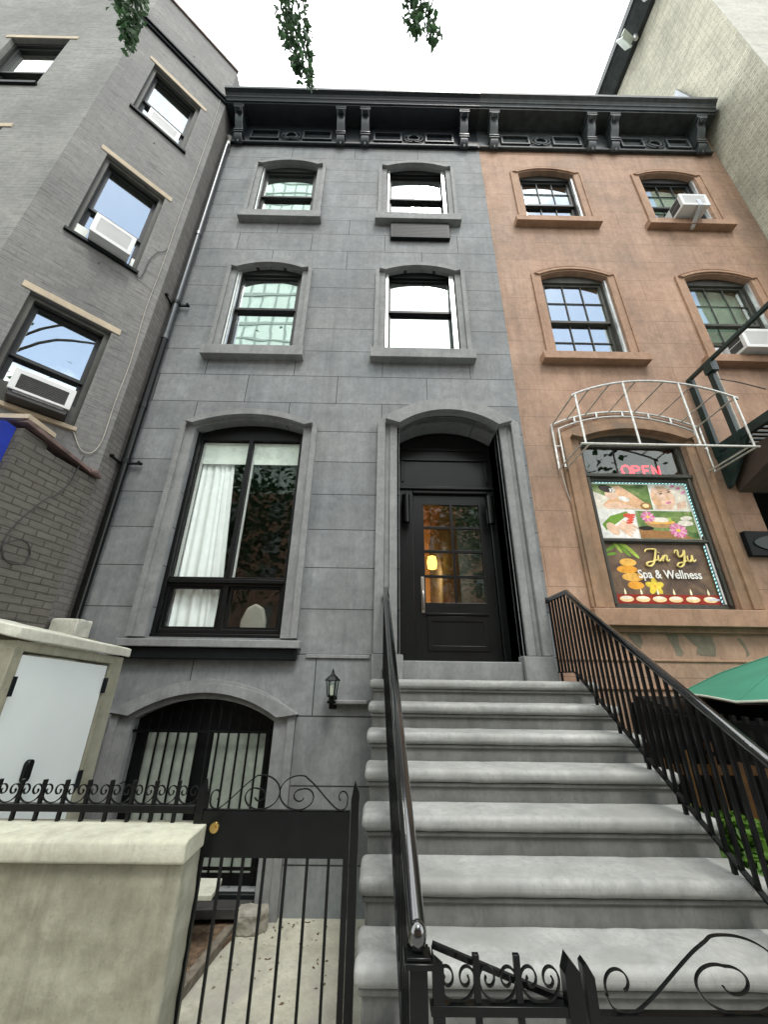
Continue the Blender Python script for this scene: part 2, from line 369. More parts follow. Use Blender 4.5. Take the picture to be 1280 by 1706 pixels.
def worn(o, amp, lv=2, cell=.12, chip=.0):
    me = o.data; bm = bmesh.new(); bm.from_mesh(me)
    for ax in range(3):
        for _ in range(7):
            es = [e for e in bm.edges if abs(e.verts[0].co[ax]-e.verts[1].co[ax]) > cell*1.5]
            if not es: break
            bmesh.ops.subdivide_edges(bm, edges=es, cuts=1, use_grid_fill=True)
    bm.to_mesh(me); bm.free()
    for p in me.polygons: p.use_smooth = True
    md = o.modifiers.new('fine', 'SUBSURF'); md.subdivision_type = 'SIMPLE'; md.levels = lv; md.render_levels = lv
    d = o.modifiers.new('wear', 'DISPLACE'); d.texture = TEX; d.texture_coords = 'GLOBAL'; d.strength = amp; d.mid_level = .5
    if chip:
        d = o.modifiers.new('chip', 'DISPLACE'); d.texture = TEX2; d.texture_coords = 'GLOBAL'; d.strength = chip; d.mid_level = .5
    return o
def wloc(o):
    v = Vector((0,0,0))
    while o is not None: v += o.location; o = o.parent
    return v
def thing(name, label, cat, loc=(0,0,0), group=None):
    o = bpy.data.objects.new(name, None); COL.objects.link(o); o.location = loc; o.empty_display_size = .1
    return tag(o, label, cat, group)
def tag(o, label, cat, group=None):
    o['label'] = label; o['category'] = cat
    if group: o['group'] = group
    return o
def struct(o, kind='structure'): o['kind'] = kind; return o
def copytree(o, parent=None):
    c = o.copy(); COL.objects.link(c)
    if parent is not None: c.parent = parent
    for ch in [x for x in bpy.data.objects if x.parent == o and x is not c]: copytree(ch, c)
    return c
def text_bm(mb, body, x, y, z, size, depth=.004, shear=0, xs=1, bold=0):
    cu = bpy.data.curves.new('txt', 'FONT'); cu.body = body; cu.size = size; cu.extrude = depth/2; cu.offset = bold; cu.shear = shear
    ob = bpy.data.objects.new('txt', cu); COL.objects.link(ob)
    dg = bpy.context.evaluated_depsgraph_get(); dg.update()
    me = bpy.data.meshes.new_from_object(ob.evaluated_get(dg)); mp = [mb.v((x+v.co.x*xs, y-v.co.z, z+v.co.y)) for v in me.vertices]
    for p in me.polygons: mb.f([mp[i] for i in p.vertices])
    bpy.data.objects.remove(ob); bpy.data.curves.remove(cu); bpy.data.meshes.remove(me)

def smooth(pts, n=5):
    P = [Vector(p) for p in pts]; o = []
    for i in range(len(P)-1):
        a, b, c, d = P[max(i-1, 0)], P[i], P[i+1], P[min(i+2, len(P)-1)]
        for k in range(n):
            t = k/n; o.append(.5*((2*b)+(c-a)*t+(2*a-5*b+4*c-d)*t*t+(3*b-a-3*c+d)*t**3))
    o.append(P[-1]); return o
def arch(xl, xr, z0, zs, rise, n=14):
    """path bottom-left -> up -> segmental arch -> down"""
    p = [(xl, z0)]
    if rise <= 1e-4: return [(xl, z0), (xl, zs), (xr, zs), (xr, z0)]
    w = (xr-xl)/2; r = (w*w+rise*rise)/(2*rise); cx = (xl+xr)/2; cz = zs+rise-r; a0 = math.asin(min(1, w/r))
    for i in range(n+1):
        a = -a0+2*a0*i/n; p.append((cx+r*math.sin(a), cz+r*math.cos(a)))
    return p+[(xr, z0)]
def arc_only(xl, xr, zs, rise, n=14): return arch(xl, xr, zs-1, zs, rise, n)[1:-1]

GLASSY = .16
def sash_window(parent, xl, xr, z0, zs, rise, T=None, yf=.12, zm=None, frame='frame', glassm='glass', muntin=None, blind=None,
                tracks=None, header=.10, fw=.05, sw=.045, label=None, lower_open=False):
    """double-hung window: frame (the window object), two sashes, panes"""
    zt = zs-.005 if rise <= 0 else zs+.02
    zm = zm if zm is not None else (z0+zt)/2
    m = MB(T)
    po = arch(xl, xr, z0, zs, rise); pi = [(xl+fw, z0+.04), (xl+fw, zt-header), (xr-fw, zt-header), (xr-fw, z0+.04)]
    m.plate(po, [pi], yf, yf+.10)
    w = m.build('window', M[frame], parent, label=label)
    s1, s2 = xl+fw, xr-fw
    # upper sash (outer), lower sash (inner)
    def sash(a, b, y, nm):
        q = MB(T); q.plate([(s1, a), (s1, b), (s2, b), (s2, a)], [[(s1+sw, a+sw), (s1+sw, b-sw), (s2-sw, b-sw), (s2-sw, a+sw)]], y, y+.035)
        if muntin:
            nx, nz = muntin; 
            for i in range(1, nx):
                x = s1+sw+(s2-s1-2*sw)*i/nx; q.box(x-.006, x+.006, y+.004, y+.022, a+sw, b-sw)
            for i in range(1, nz):
                z = a+sw+(b-a-2*sw)*i/nz; q.box(s1+sw, s2-sw, y+.005, y+.021, z-.006, z+.006)
        so = q.build('sash', M[frame], w)
        g = MB(T); g.box(s1+sw-.005, s2-sw+.005, y+.024, y+.028, a+sw-.005, b-sw+.005); g.build('pane', M[glassm], w)
    sash(zm-.02, zt-header, yf+.035, 'u'); sash(z0+.04, zm+.025, yf+.075, 'l')
    if blind:
        for (a, b, mt) in blind:
            q = MB(T); q.box(s1+.01, s2-.01, yf+.17, yf+.175, z0+(zt-z0)*a, z0+(zt-z0)*b); q.build('blind', M[mt], w)
    if tracks:
        for (x, wd) in tracks: MB(T).box(x, x+wd, max(yf-.055, .004), yf-.002, z0+.01, zt-header*.8).build('jamb_track', M['silver'], w)
    return w
def casing(parent, xl, xr, z0, zs, rise, bands, mat, name='casing', T=None, hood=None, n=16):
    """bands: list of (offset_in, offset_out, front y)"""
    m = MB(T); rr = rise
    for a, b, y in bands:
        m.band(arch(xl-a, xr+a, z0, zs+a*.3, rise+a*.55, n), arch(xl-b, xr+b, z0, zs+b*.3, rise+b*.55, n), y, .0)
    c = m.build(name, M[mat], parent)
    if hood:
        a, b, y, drop = hood
        q = MB(T)
        i1 = arc_only(xl-a, xr+a, zs+a*.3-drop, rise+a*.55, n); o1 = arc_only(xl-b, xr+b, zs+b*.3-drop, rise+b*.55+drop*.6, n)
        q.band(i1, o1, y, -.001)
        q.build('hood_mould', M[mat], parent)
    return c
def box_part(name, parent, mat, *b, bevel=0, T=None):
    return MB(T).box(*b).build(name, M[mat], parent, bevel=bevel)

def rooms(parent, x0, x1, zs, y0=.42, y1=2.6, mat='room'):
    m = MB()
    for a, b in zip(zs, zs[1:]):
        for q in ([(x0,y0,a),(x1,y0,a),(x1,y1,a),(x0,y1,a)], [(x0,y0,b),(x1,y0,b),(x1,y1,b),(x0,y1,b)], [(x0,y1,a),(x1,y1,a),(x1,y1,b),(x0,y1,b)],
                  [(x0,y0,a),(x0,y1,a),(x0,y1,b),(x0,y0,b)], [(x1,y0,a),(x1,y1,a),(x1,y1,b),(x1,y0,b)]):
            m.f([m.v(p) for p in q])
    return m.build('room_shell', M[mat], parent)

# ------------------------------------------------------------------ ground
GZ = -.02
gm = MB(); gm.box(-60, 60, -16, -2.95, -.25, 0); struct(gm.build('sidewalk', M['sidewalk']))
struct(MB().box(-400, 400, -400, 400, -.62, -.60).build('ground', M['asphalt']))
struct(MB().box(-60, 60, -20, -6.8, -.24, .003).build('road', M['asphalt']))
struct(MB().box(-3.5, -.05, -2.06, .45, -.5, -.3).build('areaway_paving', M['areaway']))
struct(MB().box(-3.5, -.05, -2.95, -2.06, -.5, -.02).build('areaway_threshold', M['areaway']))
struct(MB().box(2.1, 7.2, -2.94, .45, -.5, -.31).build('garden_paving', M['areaway']))

# ------------------------------------------------------------------ gray townhouse
GH = thing('gray_townhouse', 'narrow four storey townhouse painted dark gray, black door up a stoop', 'townhouse', (-.7, 0, 0))
openings = {
 'LW': (-2.6, -1.1, 2.03, 4.80, .15), 'D': (.23, 1.6, 1.82, 4.86, .22),
 '2L': (-2.56, -1.43, 6.26, 8.08, .13), '2R': (0.0, 1.2, 6.26, 8.08, .13),
 '3L': (-2.55, -1.42, 9.63, 11.25, .13), '3R': (0.0, 1.2, 9.63, 11.25, .13),
 'B': (-2.5, -1.06, -.12, 1.22, .2)}
FL, FR_, FT = -3.47, 1.965, 13.0
m = MB(); m.plate([(FL, -.5), (FL, FT), (FR_, FT), (FR_, -.5)], [arch(*openings[k]) for k in openings], 0, .4)
m.build('wall', M['gray'], GH)
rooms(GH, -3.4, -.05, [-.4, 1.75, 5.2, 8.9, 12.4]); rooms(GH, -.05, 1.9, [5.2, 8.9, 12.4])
MB().box(FL, FR_, .4, 9, 12.6, 13.0).build('roof', M['blackmatte'], GH)
# base courses
for a, b in ((FL, -2.83), (-.80, -.10)): MB().box(a, b, -.02, 0, 1.83, 1.87).build('base_course', M['graytrim'], GH, bevel=.006)
MB().box(-.47, -.11, -.075, 0, 1.385, 1.425).build('ledge', M['graytrim'], GH, bevel=.01)
B2 = [(0, .10, -.02), (.10, .165, -.05)]
def sill(x0, x1, zt, zb, proj, parent, mat):
    MB().box(x0, x1, -proj, .11, zb, zt).build('sill', M[mat], parent, bevel=.008)
# upper windows
for key, lab, kw in (
    ('2L', None, dict(glassm='glassmirror', tracks=[(-2.55, .03), (-2.505, .012)])),
    ('2R', None, dict(glassm='glassmirror', tracks=[(.012, .045), (1.105, .03), (1.145, .03)], frame='frameblack')),
    ('3L', None, dict(glassm='glassmirror', blind=[(.0, .42, 'blind')], tracks=[(-2.535, .022)])),
    ('3R', None, dict(glassm='glassmirror', blind=[(.0, .35, 'blind')], tracks=[(.02, .035), (1.11, .03), (1.15, .02)], frame='frameblack'))):
    xl, xr, z0, zs, rise = openings[key]
    w = sash_window(GH, xl, xr, z0, zs, rise, yf=.055, zm=z0+(zs-z0)*.56 if key[0]=='2' else z0+(zs-z0)*.5, header=.03, **kw)
    if key == '2L': w['label'] = 'window with a pale gridded reflection'
    casing(w, xl, xr, z0, zs, rise, B2, 'graytrim', hood=(-.006, .099, -.085, -.012))
    sill(xl-.21, xr+.2, z0-.005, z0-.19, .13, w, 'graytrim')
# parlour window
xl, xr, z0, zs, rise = openings['LW']
m = MB(); m.plate(arch(xl, xr, z0, zs, rise), [[(-2.53, 2.13), (-2.53, 2.63), (-1.885, 2.63), (-1.885, 2.13)], [(-1.825, 2.13), (-1.825, 2.63), (-1.18, 2.63), (-1.18, 2.13)],
    [(-2.54, 2.74), (-2.54, 4.70), (-1.885, 4.70), (-1.885, 2.74)], [(-1.825, 2.74), (-1.825, 4.70), (-1.17, 4.70), (-1.17, 2.74)]], .12, .2)
LWo = m.build('window', M['frameblack'], GH, bevel=.006, label='tall black framed parlour window with curtain')
q = MB(); 
for a, b, c, d in ((-2.53, -1.9, 2.13, 2.63), (-1.81, -1.18, 2.13, 2.63)): q.plate([(a, c), (a, d), (b, d), (b, c)], [[(a+.03, c+.03), (a+.03, d-.03), (b-.03, d-.03), (b-.03, c+.03)]], .15, .19)
q.build('sash', M['frameblack'], LWo)
q = MB(); q.box(xl+.001, xr-.001, .06, .119, 2.031, 2.075).box(xl+.001, xl+.05, .07, .119, 2.076, 4.79).box(xr-.05, xr-.001, .07, .119, 2.076, 4.79).box(xl+.051, xr-.051, .09, .119, 2.66, 2.71).build('stop_moulding', M['frameblack'], LWo, bevel=.006)
q = MB(); q.box(-2.535, -1.905, .165, .168, 2.70, 4.72).box(-2.535, -2.528, .13, .165, 2.74, 4.70).box(-1.809, -1.803, .13, .165, 2.74, 4.70).build('glazing_bead', M['white'], LWo) if False else None
for a, b, c, d in ((-2.5, -1.93, 2.16, 2.6), (-1.78, -1.21, 2.16, 2.6), (-2.54, -1.9, 2.74, 4.7), (-1.81, -1.17, 2.74, 4.7)):
    MB().box(a-.005, b+.005, .168, .172, c-.005, d+.005).build('pane', M['glassroom'], LWo)
q = MB(); q.box(-2.538, -2.512, .18, .20, 2.745, 4.66).box(-1.822, -1.798, .18, .20, 2.745, 4.66).box(-2.50, -1.16, .18, .2, 4.665, 4.69).build('glazing_bead', M['white'], LWo)
for a, b in ((-2.54, -1.9), (-1.81, -1.17)):
    MB().box(a, b, .205, .21, 4.36, 4.74).build('blind', M['blind'], LWo)
casing(LWo, xl, xr, z0, zs, rise, [(0, .12, -.035), (.12, .19, -.07)], 'graytrim', hood=(.015, .125, -.12, -.02))
sill(-2.83, -.86, 2.0, 1.92, .13, LWo, 'graytrim')
MB().box(-2.78, -.9, -.09, 0, 1.80, 1.919).build('sill_bracket', M['blackmatte'], LWo, bevel=.01)
# basement window
xl, xr, z0, zs, rise = openings['B']
m = MB(); m.plate(arch(xl, xr, z0, zs, rise), [[(-2.4, -.03), (-2.4, 1.12), (-1.86, 1.12), (-1.86, -.03)], [(-1.70, -.03), (-1.70, 1.12), (-1.16, 1.12), (-1.16, -.03)]], .09, .15)
BW = m.build('window', M['frameblack'], GH, label='barred basement window with frosted panes')
for a, b in ((-2.4, -1.86), (-1.70, -1.16)):
    MB().box(a, b, .10, .104, -.03, 1.12).build('pane', M['frost'], BW); MB().box(a, b, .12, .125, -.03, 1.115).build('blind', M['blind'], BW)
casing(BW, xl, xr, -.3, zs, rise, [(0, .14, -.04), (.14, .215, -.065)], 'graytrim')
q = MB(); i1 = arc_only(xl-.03, xr+.03, zs+.04, rise+.02, 18); o1 = arc_only(xl-.235, xr+.235, zs+.07, rise+.075, 18)
q.band(i1, o1, -.10, -.001); q.build('hood_mould', M['graytrim'], BW)
MB().box(-2.5, -1.06, -.04, .15, -.25, -.125).build('sill', M['blackmatte'], BW, bevel=.01)
bars = []
for i in range(14):
    x = -2.45+i*1.34/13; t = i/13*2-1; zt = 1.20+.20*(1-t*t)
    b = MB().box(x-.008, x+.008, .012, .028, -.06, zt-.06).lathe([(.009, 0), (.016, .02), (.001, .075)], (x, .02, zt-.07), 6).build('bar', M['black'], BW)
for a in (1.105, .02): MB().box(-2.495, -1.065, .0, .011, a, a+.025).build('bar_rail', M['black'], BW)

# entrance
xl, xr, z0, zs, rise = openings['D']
DO = MB(); q = DO
# casing with plinth blocks
q.band(arch(xl, xr, 1.88, zs, rise), arch(xl-.08, xr+.08, 1.88, zs+.02, rise+.03), .0, .12)
q.band(arch(xl-.03, xr+.03, 1.88, zs+.005, rise+.01), arch(xl-.13, xr+.13, 1.88, zs+.03, rise+.06), -.045, .0)
q.band(arch(xl-.13, xr+.13, 1.88, zs+.03, rise+.06), arch(xl-.19, xr+.19, 1.88, zs+.05, rise+.09), -.03, .0)
q.band(arch(xl-.19, xr+.19, 1.88, zs+.05, rise+.09), arch(xl-.30, xr+.30, 1.88, zs+.09, rise+.14), -.075, .0)
door_case = q.build('door_casing', M['graytrim'], GH, bevel=.006)
q = MB(); q.band(arc_only(xl+.0, xr-.0, zs+.005, rise+.015, 18), arc_only(xl-.19, xr+.19, zs+.07, rise+.14, 18), -.15, -.002); q.build('hood_mould', M['graytrim'], door_case)
MB().box(xl-.31, xl+.03, -.095, .10, 1.62, 1.875).build('plinth', M['graytrim'], door_case, bevel=.008)
MB().box(xr-.03, xr+.31, -.095, .10, 1.62, 1.875).build('plinth', M['graytrim'], door_case, bevel=.008)
MB().box(xl+.031, xr-.031, -.03, .5, 1.60, 1.815).build('threshold', M['graytrim'], GH, bevel=.008)
# vestibule lining
q = MB(); q.box(xl-.05, xl, .12, .55, 1.816, 5.1); q.box(xr, xr+.05, .12, .55, 1.816, 5.1); q.box(xl, xr, .12, .46, 5.085, 5.12)
q.build('door_lining', M['door'], GH, bevel=.004)
q = MB(); q.box(xl+.001, xr-.001, .44, .5, 4.16, 5.084)
for z in (4.62, 4.80): q.box(xl+.05, xr-.05, .415, .439, z-.018, z+.018)
q.box(xl+.05, xl+.09, .42, .439, 4.25, 4.6).box(xr-.09, xr-.05, .42, .439, 4.25, 4.6)
q.build('transom_panel', M['door'], GH, bevel=.006)
q = MB(); q.box(xl+.001, .44, .40, .5, 1.82, 4.159).box(1.51, xr-.001, .40, .5, 1.82, 4.159).box(.441, 1.509, .40, .5, 4.06, 4.159).box(xl+.002, xr-.002, .365, .399, 4.11, 4.158)
q.build('door_frame', M['door'], GH, bevel=.008)
m = MB(); m.plate([(.445, 1.83), (.445, 4.055), (1.505, 4.055), (1.505, 1.83)], [[(.59, 2.53), (.59, 3.9), (1.37, 3.9), (1.37, 2.53)]], .45, .5)
door = m.build('door', M['door'], GH, bevel=.003)
q = MB(); q.box(.962, .998, .452, .486, 2.53, 3.9)
for k in (1, 2, 3):
    z = 2.53+1.37*k/4; q.box(.59, .961, .456, .484, z-.018, z+.018).box(.999, 1.37, .456, .484, z-.018, z+.018)
q.build('muntin', M['door'], door, bevel=.003)
MB().box(.585, 1.375, .474, .477, 2.525, 3.905).build('pane', M['glassdoor'], door)
q = MB(); q.plate([(.6, 1.95), (.6, 2.36), (1.36, 2.36), (1.36, 1.95)], [[(.66, 2.01), (.66, 2.30), (1.30, 2.30), (1.30, 2.01)]], .438, .449).box(.58, 1.38, .425, .449, 2.375, 2.40).build('kick_panel', M['door'], door, bevel=.004)
MB().box(.53, .572, .442, .449, 2.40, 2.86).build('lock_plate', M['steel'], door, bevel=.004)
MB().tube([(.551, .44, 2.44), (.551, .395, 2.45), (.551, .39, 2.5), (.551, .39, 2.62), (.551, .4, 2.66), (.551, .44, 2.67)], .011, 8).build('handle', M['steel'], door, smooth=True)
MB().box(xl+.002, .43, .36, .399, 1.9, 1.93).build('door_stop', M['steel'], GH) if False else None
# hall behind the door
q = MB(); H0 = (.0, 1.88, .52, 4.2, 1.82, 4.6)
x0, x1, y0, y1, a, b = H0
for qd in ([(x0,y0,a),(x1,y0,a),(x1,y1,a),(x0,y1,a)], [(x0,y0,b),(x1,y0,b),(x1,y1,b),(x0,y1,b)], [(x0,y1,a),(x1,y1,a),(x1,y1,b),(x0,y1,b)], [(x0,y0,a),(x0,y1,a),(x0,y1,b),(x0,y0,b)], [(x1,y0,a),(x1,y1,a),(x1,y1,b),(x1,y0,b)]): q.f([q.v(p) for p in qd])
q.build('hall_shell', M['roomwarm'], GH)
pl = thing('hall_pendant', 'glowing amber pendant lantern hanging in the hall behind the front door', 'pendant lamp', (.9, 2.0, 3.42))
MB().lathe([(.02, -.13), (.075, -.11), (.09, 0), (.07, .1), (.02, .12)], (.9, 2.0, 3.5), 16).build('lamp_shade', M['lamp'], pl, smooth=True)
MB().tube([(.9, 2.0, 3.62), (.9, 2.0, 4.59)], .006, 6).build('cord', M['cabd'], pl)
ld = bpy.data.lights.new('hall_bulb', 'SPOT'); ld.energy = 60; ld.spot_size = R(150); ld.spot_blend = .6; ld.color = (1, .6, .25); ld.shadow_soft_size = .1
lo = bpy.data.objects.new('hall_bulb', ld); COL.objects.link(lo); lo.location = (0, .16, .05); lo.rotation_euler = Vector((.55, -1.2, .35)).to_track_quat('Z', 'Y').to_euler(); lo.parent = pl
MB().box(1.12, 1.86, .8, 4.0, 1.83, 4.5).build('hall_dark_block', M['room'], GH)  # added box that darkens the hall behind the right door panes
MB().box(.35, .8, 3.3, 3.9, 1.82, 3.05).build('hall_cabinet', M['slat'], GH)

# sconces by the door
for x, lab in ((.335, 'black half-cylinder wall light left of the front door, on the frame'), (1.495, 'black half-cylinder wall light right of the front door')):
    s = thing('door_sconce', lab, 'wall light', (x, .36, 3.72), 'pair of cylinder lights by the front door')
    pf = [(x+.058*math.cos(a), .33-.075*math.sin(a)) for a in [math.pi*i/12 for i in range(13)]]
    MB().prism(pf, 3.56, 3.98, 'z').build('lamp_body', M['black'], s, bevel=.006)
    MB().box(x-.04, x+.04, .331, .364, 3.62, 3.92).build('back_plate', M['black'], s)

# gray cornice
def cornice(parent, x0, x1, bxs, mat, panels):
    prof = [(0, 12.10), (-.05, 12.10), (-.05, 12.79), (-.40, 12.79), (-.40, 12.835), (-.425, 12.835), (-.43, 12.875), (-.445, 12.90), (-.46, 12.905), (-.465, 12.95), (-.49, 12.985), (-.535, 13.02), (-.55, 13.03), (-.555, 13.09), (.0, 13.12)]
    c = MB().prism(prof, x0, x1, 'x').build('cornice', M[mat], parent)
    MB().prism([(-.051, 12.06), (-.075, 12.06), (-.085, 12.08), (-.085, 12.10), (-.07, 12.115), (-.051, 12.12)], x0+.02, x1-.02, 'x').build('frieze_moulding', M[mat], c, bevel=.004)
    for bx in bxs:
        w = .085
        side = [(-.052, 12.78), (-.37, 12.78), (-.38, 12.70), (-.345, 12.64), (-.30, 12.60), (-.285, 12.52), (-.25, 12.43), (-.19, 12.34), (-.16, 12.27), (-.175, 12.20), (-.165, 12.12), (-.125, 12.06), (-.09, 12.01), (-.052, 12.0)]
        b = MB().prism(side, bx-w, bx+w, 'x').build('bracket', M[mat], c, bevel=.012)
        MB().prism([(-.053, 12.70), (-.385, 12.70), (-.385, 12.744), (-.395, 12.748), (-.395, 12.789), (-.053, 12.789)], bx-w-.025, bx+w+.025, 'x').build('bracket_cap', M[mat], c, bevel=.003)
        MB().prism([(-.053, 12.19), (-.19, 12.19), (-.19, 12.215), (-.178, 12.23), (-.20, 12.25), (-.20, 12.285), (-.053, 12.285)], bx-w-.018, bx+w+.018, 'x').build('bracket_collar', M[mat], c, bevel=.003)
        # carved leaf on the face
        for k in range(4):
            a = k/3; MB().tube([(bx-.06+.12*a, -.375, 12.695), (bx-.04+.08*a, -.385, 12.64), (bx-.05+.10*a, -.345, 12.59)], [.016, .022, .012], 6).build('carved_leaf', M[mat], b)
        MB().tube([(bx, -.10, 11.97), (bx, -.10, 12.03)], [.012, .03], 8).build('pendant_drop', M[mat], b)
    for a, b_ in panels:
        mid = (a+b_)/2
        q = MB()
        for u0, u1 in ((a, mid-.25), (mid+.25, b_)):
            q.plate([(u0, 12.17), (u0, 12.50), (u1, 12.50), (u1, 12.17)], [[(u0+.035, 12.205), (u0+.035, 12.465), (u1-.035, 12.465), (u1-.035, 12.205)]], -.10, -.051)
        def ring(r, rr):
            return [(mid+r*math.cos(t)*1.05, -.075, 12.33+r*math.sin(t)*.95) for t in [2*math.pi*k/28 for k in range(28)]]
        q.tube(ring(.12, 0), .022, 8, closed=True)
        q.tube([(mid+.2*math.cos(t), -.075, 12.33+.16*math.sin(t)) for t in [R(100+160*k/12) for k in range(13)]], .014, 6)
        q.tube([(mid+.2*math.cos(t), -.075, 12.33+.16*math.sin(t)) for t in [R(-80+160*k/12) for k in range(13)]], .014, 6)
        q.build('frieze_panel', M[mat], c)
    return c
cornice(GH, -3.46, 1.955, [-3.17, -1.0, -.48, 1.63], 'cornice', [(-2.95, -1.2), (-.3, 1.42)])

# through-wall air conditioner sleeve
ac = thing('through_wall_air_conditioner', 'black louvred air conditioner box set under a top floor sill', 'air conditioner', (.62, 0, 9.0))
MB().box(.08, 1.17, -.075, -.001, 8.98, 9.42).build('case', M['blackmatte'], ac, bevel=.01)
q = MB()
for k in range(9): q.box(.12, 1.13, -.0765, -.0752, 9.02+k*.042, 9.04+k*.042)
q.build('louvre', M['blackmatte'], ac)

# curtain, chair behind the parlour glass
def curtain(x0, x1, z0, z1, y, folds, amp, nm, lab):
    m = MB(); nx = folds*8; rows = 10; g = []
    for j in range(rows+1):
        t = j/rows; row = []
        for i in range(nx+1):
            s_ = i/nx; pinch = 1-.42*math.sin(min(1, t*1.0)*math.pi*.5)**2*(s_) if False else 1-.0*t
            x = x0+(x1-x0)*(s_*(1-.30*t))
            yy = y+amp*(.7*math.sin(s_*folds*2*math.pi+math.sin(s_*9)*1.1+.4*math.sin(t*2+s_*5))+.45*math.sin(s_*folds*3.7+1))*(1-.3*t)
            row.append(m.v((x, yy, z0+(z1-z0)*t)))
        g.append(row)
    for j in range(rows):
        for i in range(nx): m.f([g[j][i], g[j][i+1], g[j+1][i+1], g[j+1][i]])
    o = m.build(nm, M['curtain'], None, smooth=True); return tag(o, lab, 'curtain')
curtain(-2.56, -1.90, 2.02, 4.6, .25, 6, .026, 'curtain', 'white sheer curtain hanging inside the left half of the tall window')
q = MB(); 
ch = thing('armchair', 'cream upholstered chair back seen through the tall window, right lower pane', 'chair', (-1.62, .9, 1.75))
q.prism([(-1.80, 2.05), (-1.80, 2.30), (-1.74, 2.46), (-1.63, 2.52), (-1.52, 2.46), (-1.47, 2.30), (-1.47, 2.05)], .62, .70, 'y').build('backrest', M['chair'], ch, bevel=.03, seg=3)
MB().box(-1.86, -1.42, .7, 1.15, 2.02, 2.14).build('seat', M['chair'], ch, bevel=.03)
for sx in (-1.83, -1.45):
    for sy in (.74, 1.11): MB().tube([(sx, sy, 1.751), (sx, sy, 2.02)], .018, 8).build('leg', M['slat'], ch)

# downpipe at the corner
dp = thing('downpipe', 'dark glossy downpipe running down the corner of the gray facade', 'drain pipe', (-3.38, -.09, 2.1))
MB().tube([(-3.37, -.09, 2.12), (-3.37, -.09, 6.4)], .05, 14).build('lower_pipe', M['black'], dp, smooth=True)
MB().tube([(-3.37, -.09, 6.4), (-3.37, -.09, 11.75), (-3.36, -.09, 11.9)], .047, 14).build('upper_pipe', M['pipelight'], dp, smooth=True)
for z in (4.2, 7.15):
    q = MB(); q.tube([(-3.37, -.09, z-.03), (-3.37, -.09, z+.03)], .057, 14); q.box(-3.56, -3.18, -.055, -.03, z-.012, z+.012); q.tube([(-3.472, -.24, z), (-3.43, -.24, z)], .022, 8); q.box(-3.471, -3.45, -.26, -.06, z-.012, z+.012); q.tube([(-3.2, -.03, z), (-3.2, -.09, z)], .02, 8)
    q.build('pipe_bracket', M['blackmatte'], dp)
for z in (5.1, 6.4, 8.9): MB().tube([(-3.37, -.09, z-.04), (-3.37, -.09, z+.04)], .056, 14).build('coupling', M['black'] if z < 6.3 else M['pipelight'], dp)
MB().tube([(-3.36, -.09, 11.88), (-3.35, -.1, 12.0), (-3.33, -.16, 12.06)], [.05, .03, .05], 10).build('elbow', M['galv'], dp)

# wall lantern by the stoop
wl = thing('wall_lantern', 'small black coach lantern on the gray wall beside the stoop', 'wall light', (-.475, 0, 1.4))
MB().lathe([(.045, 1.40), (.05, 1.415), (.03, 1.43), (.028, 1.45), (.05, 1.46), (.052, 1.47)], (-.475, -.16, 0), 10).box(-.49, -.46, -.16, -.001, 1.39, 1.42).box(-.515, -.435, -.012, -.001, 1.34, 1.46).build('bracket', M['black'], wl)
q = MB()
for k in range(6):
    a = k*math.pi/3; q.tube([(-.475+.046*math.cos(a), -.16+.046*math.sin(a), 1.47), (-.475+.064*math.cos(a), -.16+.064*math.sin(a), 1.61)], .005, 5)
q.build('cage', M['black'], wl)
MB().lathe([(.042, 1.472), (.059, 1.605)], (-.475, -.16, 0), 6).build('pane', M['glassclear'], wl)
MB().lathe([(.02, 1.475), (.024, 1.5), (.022, 1.56), (.01, 1.575)], (-.475, -.16, 0), 10).build('bulb', M['bulb'], wl, smooth=True)
MB().lathe([(.078, 1.607), (.08, 1.615), (.045, 1.65), (.03, 1.66), (.012, 1.685), (.014, 1.695), (.004, 1.72), (.001, 1.735)], (-.475, -.16, 0), 6).build('roof', M['black'], wl)

# ------------------------------------------------------------------ stoop
ST = thing('stoop', 'broad gray stone stoop with rounded treads rising to the black door', 'steps', (1, -1.6, 0))
rz, ty, y0s, zL = .187, .282, -.53, 1.632
SX0, SX1 = -.085, 2.10
for k in range(9):
    z = zL-k*rz; yn = y0s-k*ty
    if z < .05: break
    yb = y0s-(k-1)*ty+.06 if k else .35
    zb = z-rz
    q = MB().box(SX0+.035, SX1-.035, yn+.045, (.30 if k == 0 else y0s-(k-1)*ty+.046), -.45 if k == 8 else zb-.05, z-.081)
    # shaped bed mould under the nosing
    q.box(SX0+.018, SX1-.018, yn+.027, yn+.0455, z-.108, z-.0815)
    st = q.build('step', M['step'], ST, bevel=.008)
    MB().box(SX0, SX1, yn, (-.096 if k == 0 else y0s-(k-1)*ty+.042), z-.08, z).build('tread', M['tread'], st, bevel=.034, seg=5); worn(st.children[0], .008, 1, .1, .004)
MB().box(SX0+.05, SX1-.05, -2.7, .3, -.45, .13).box(SX0+.05, SX1-.05, -1.9, .3, .13, .6).box(SX0+.05, SX1-.05, -1.2, .3, .6, 1.05).box(SX0+.05, SX1-.05, -.6, .3, 1.05, 1.44).build('base', M['step'], ST)

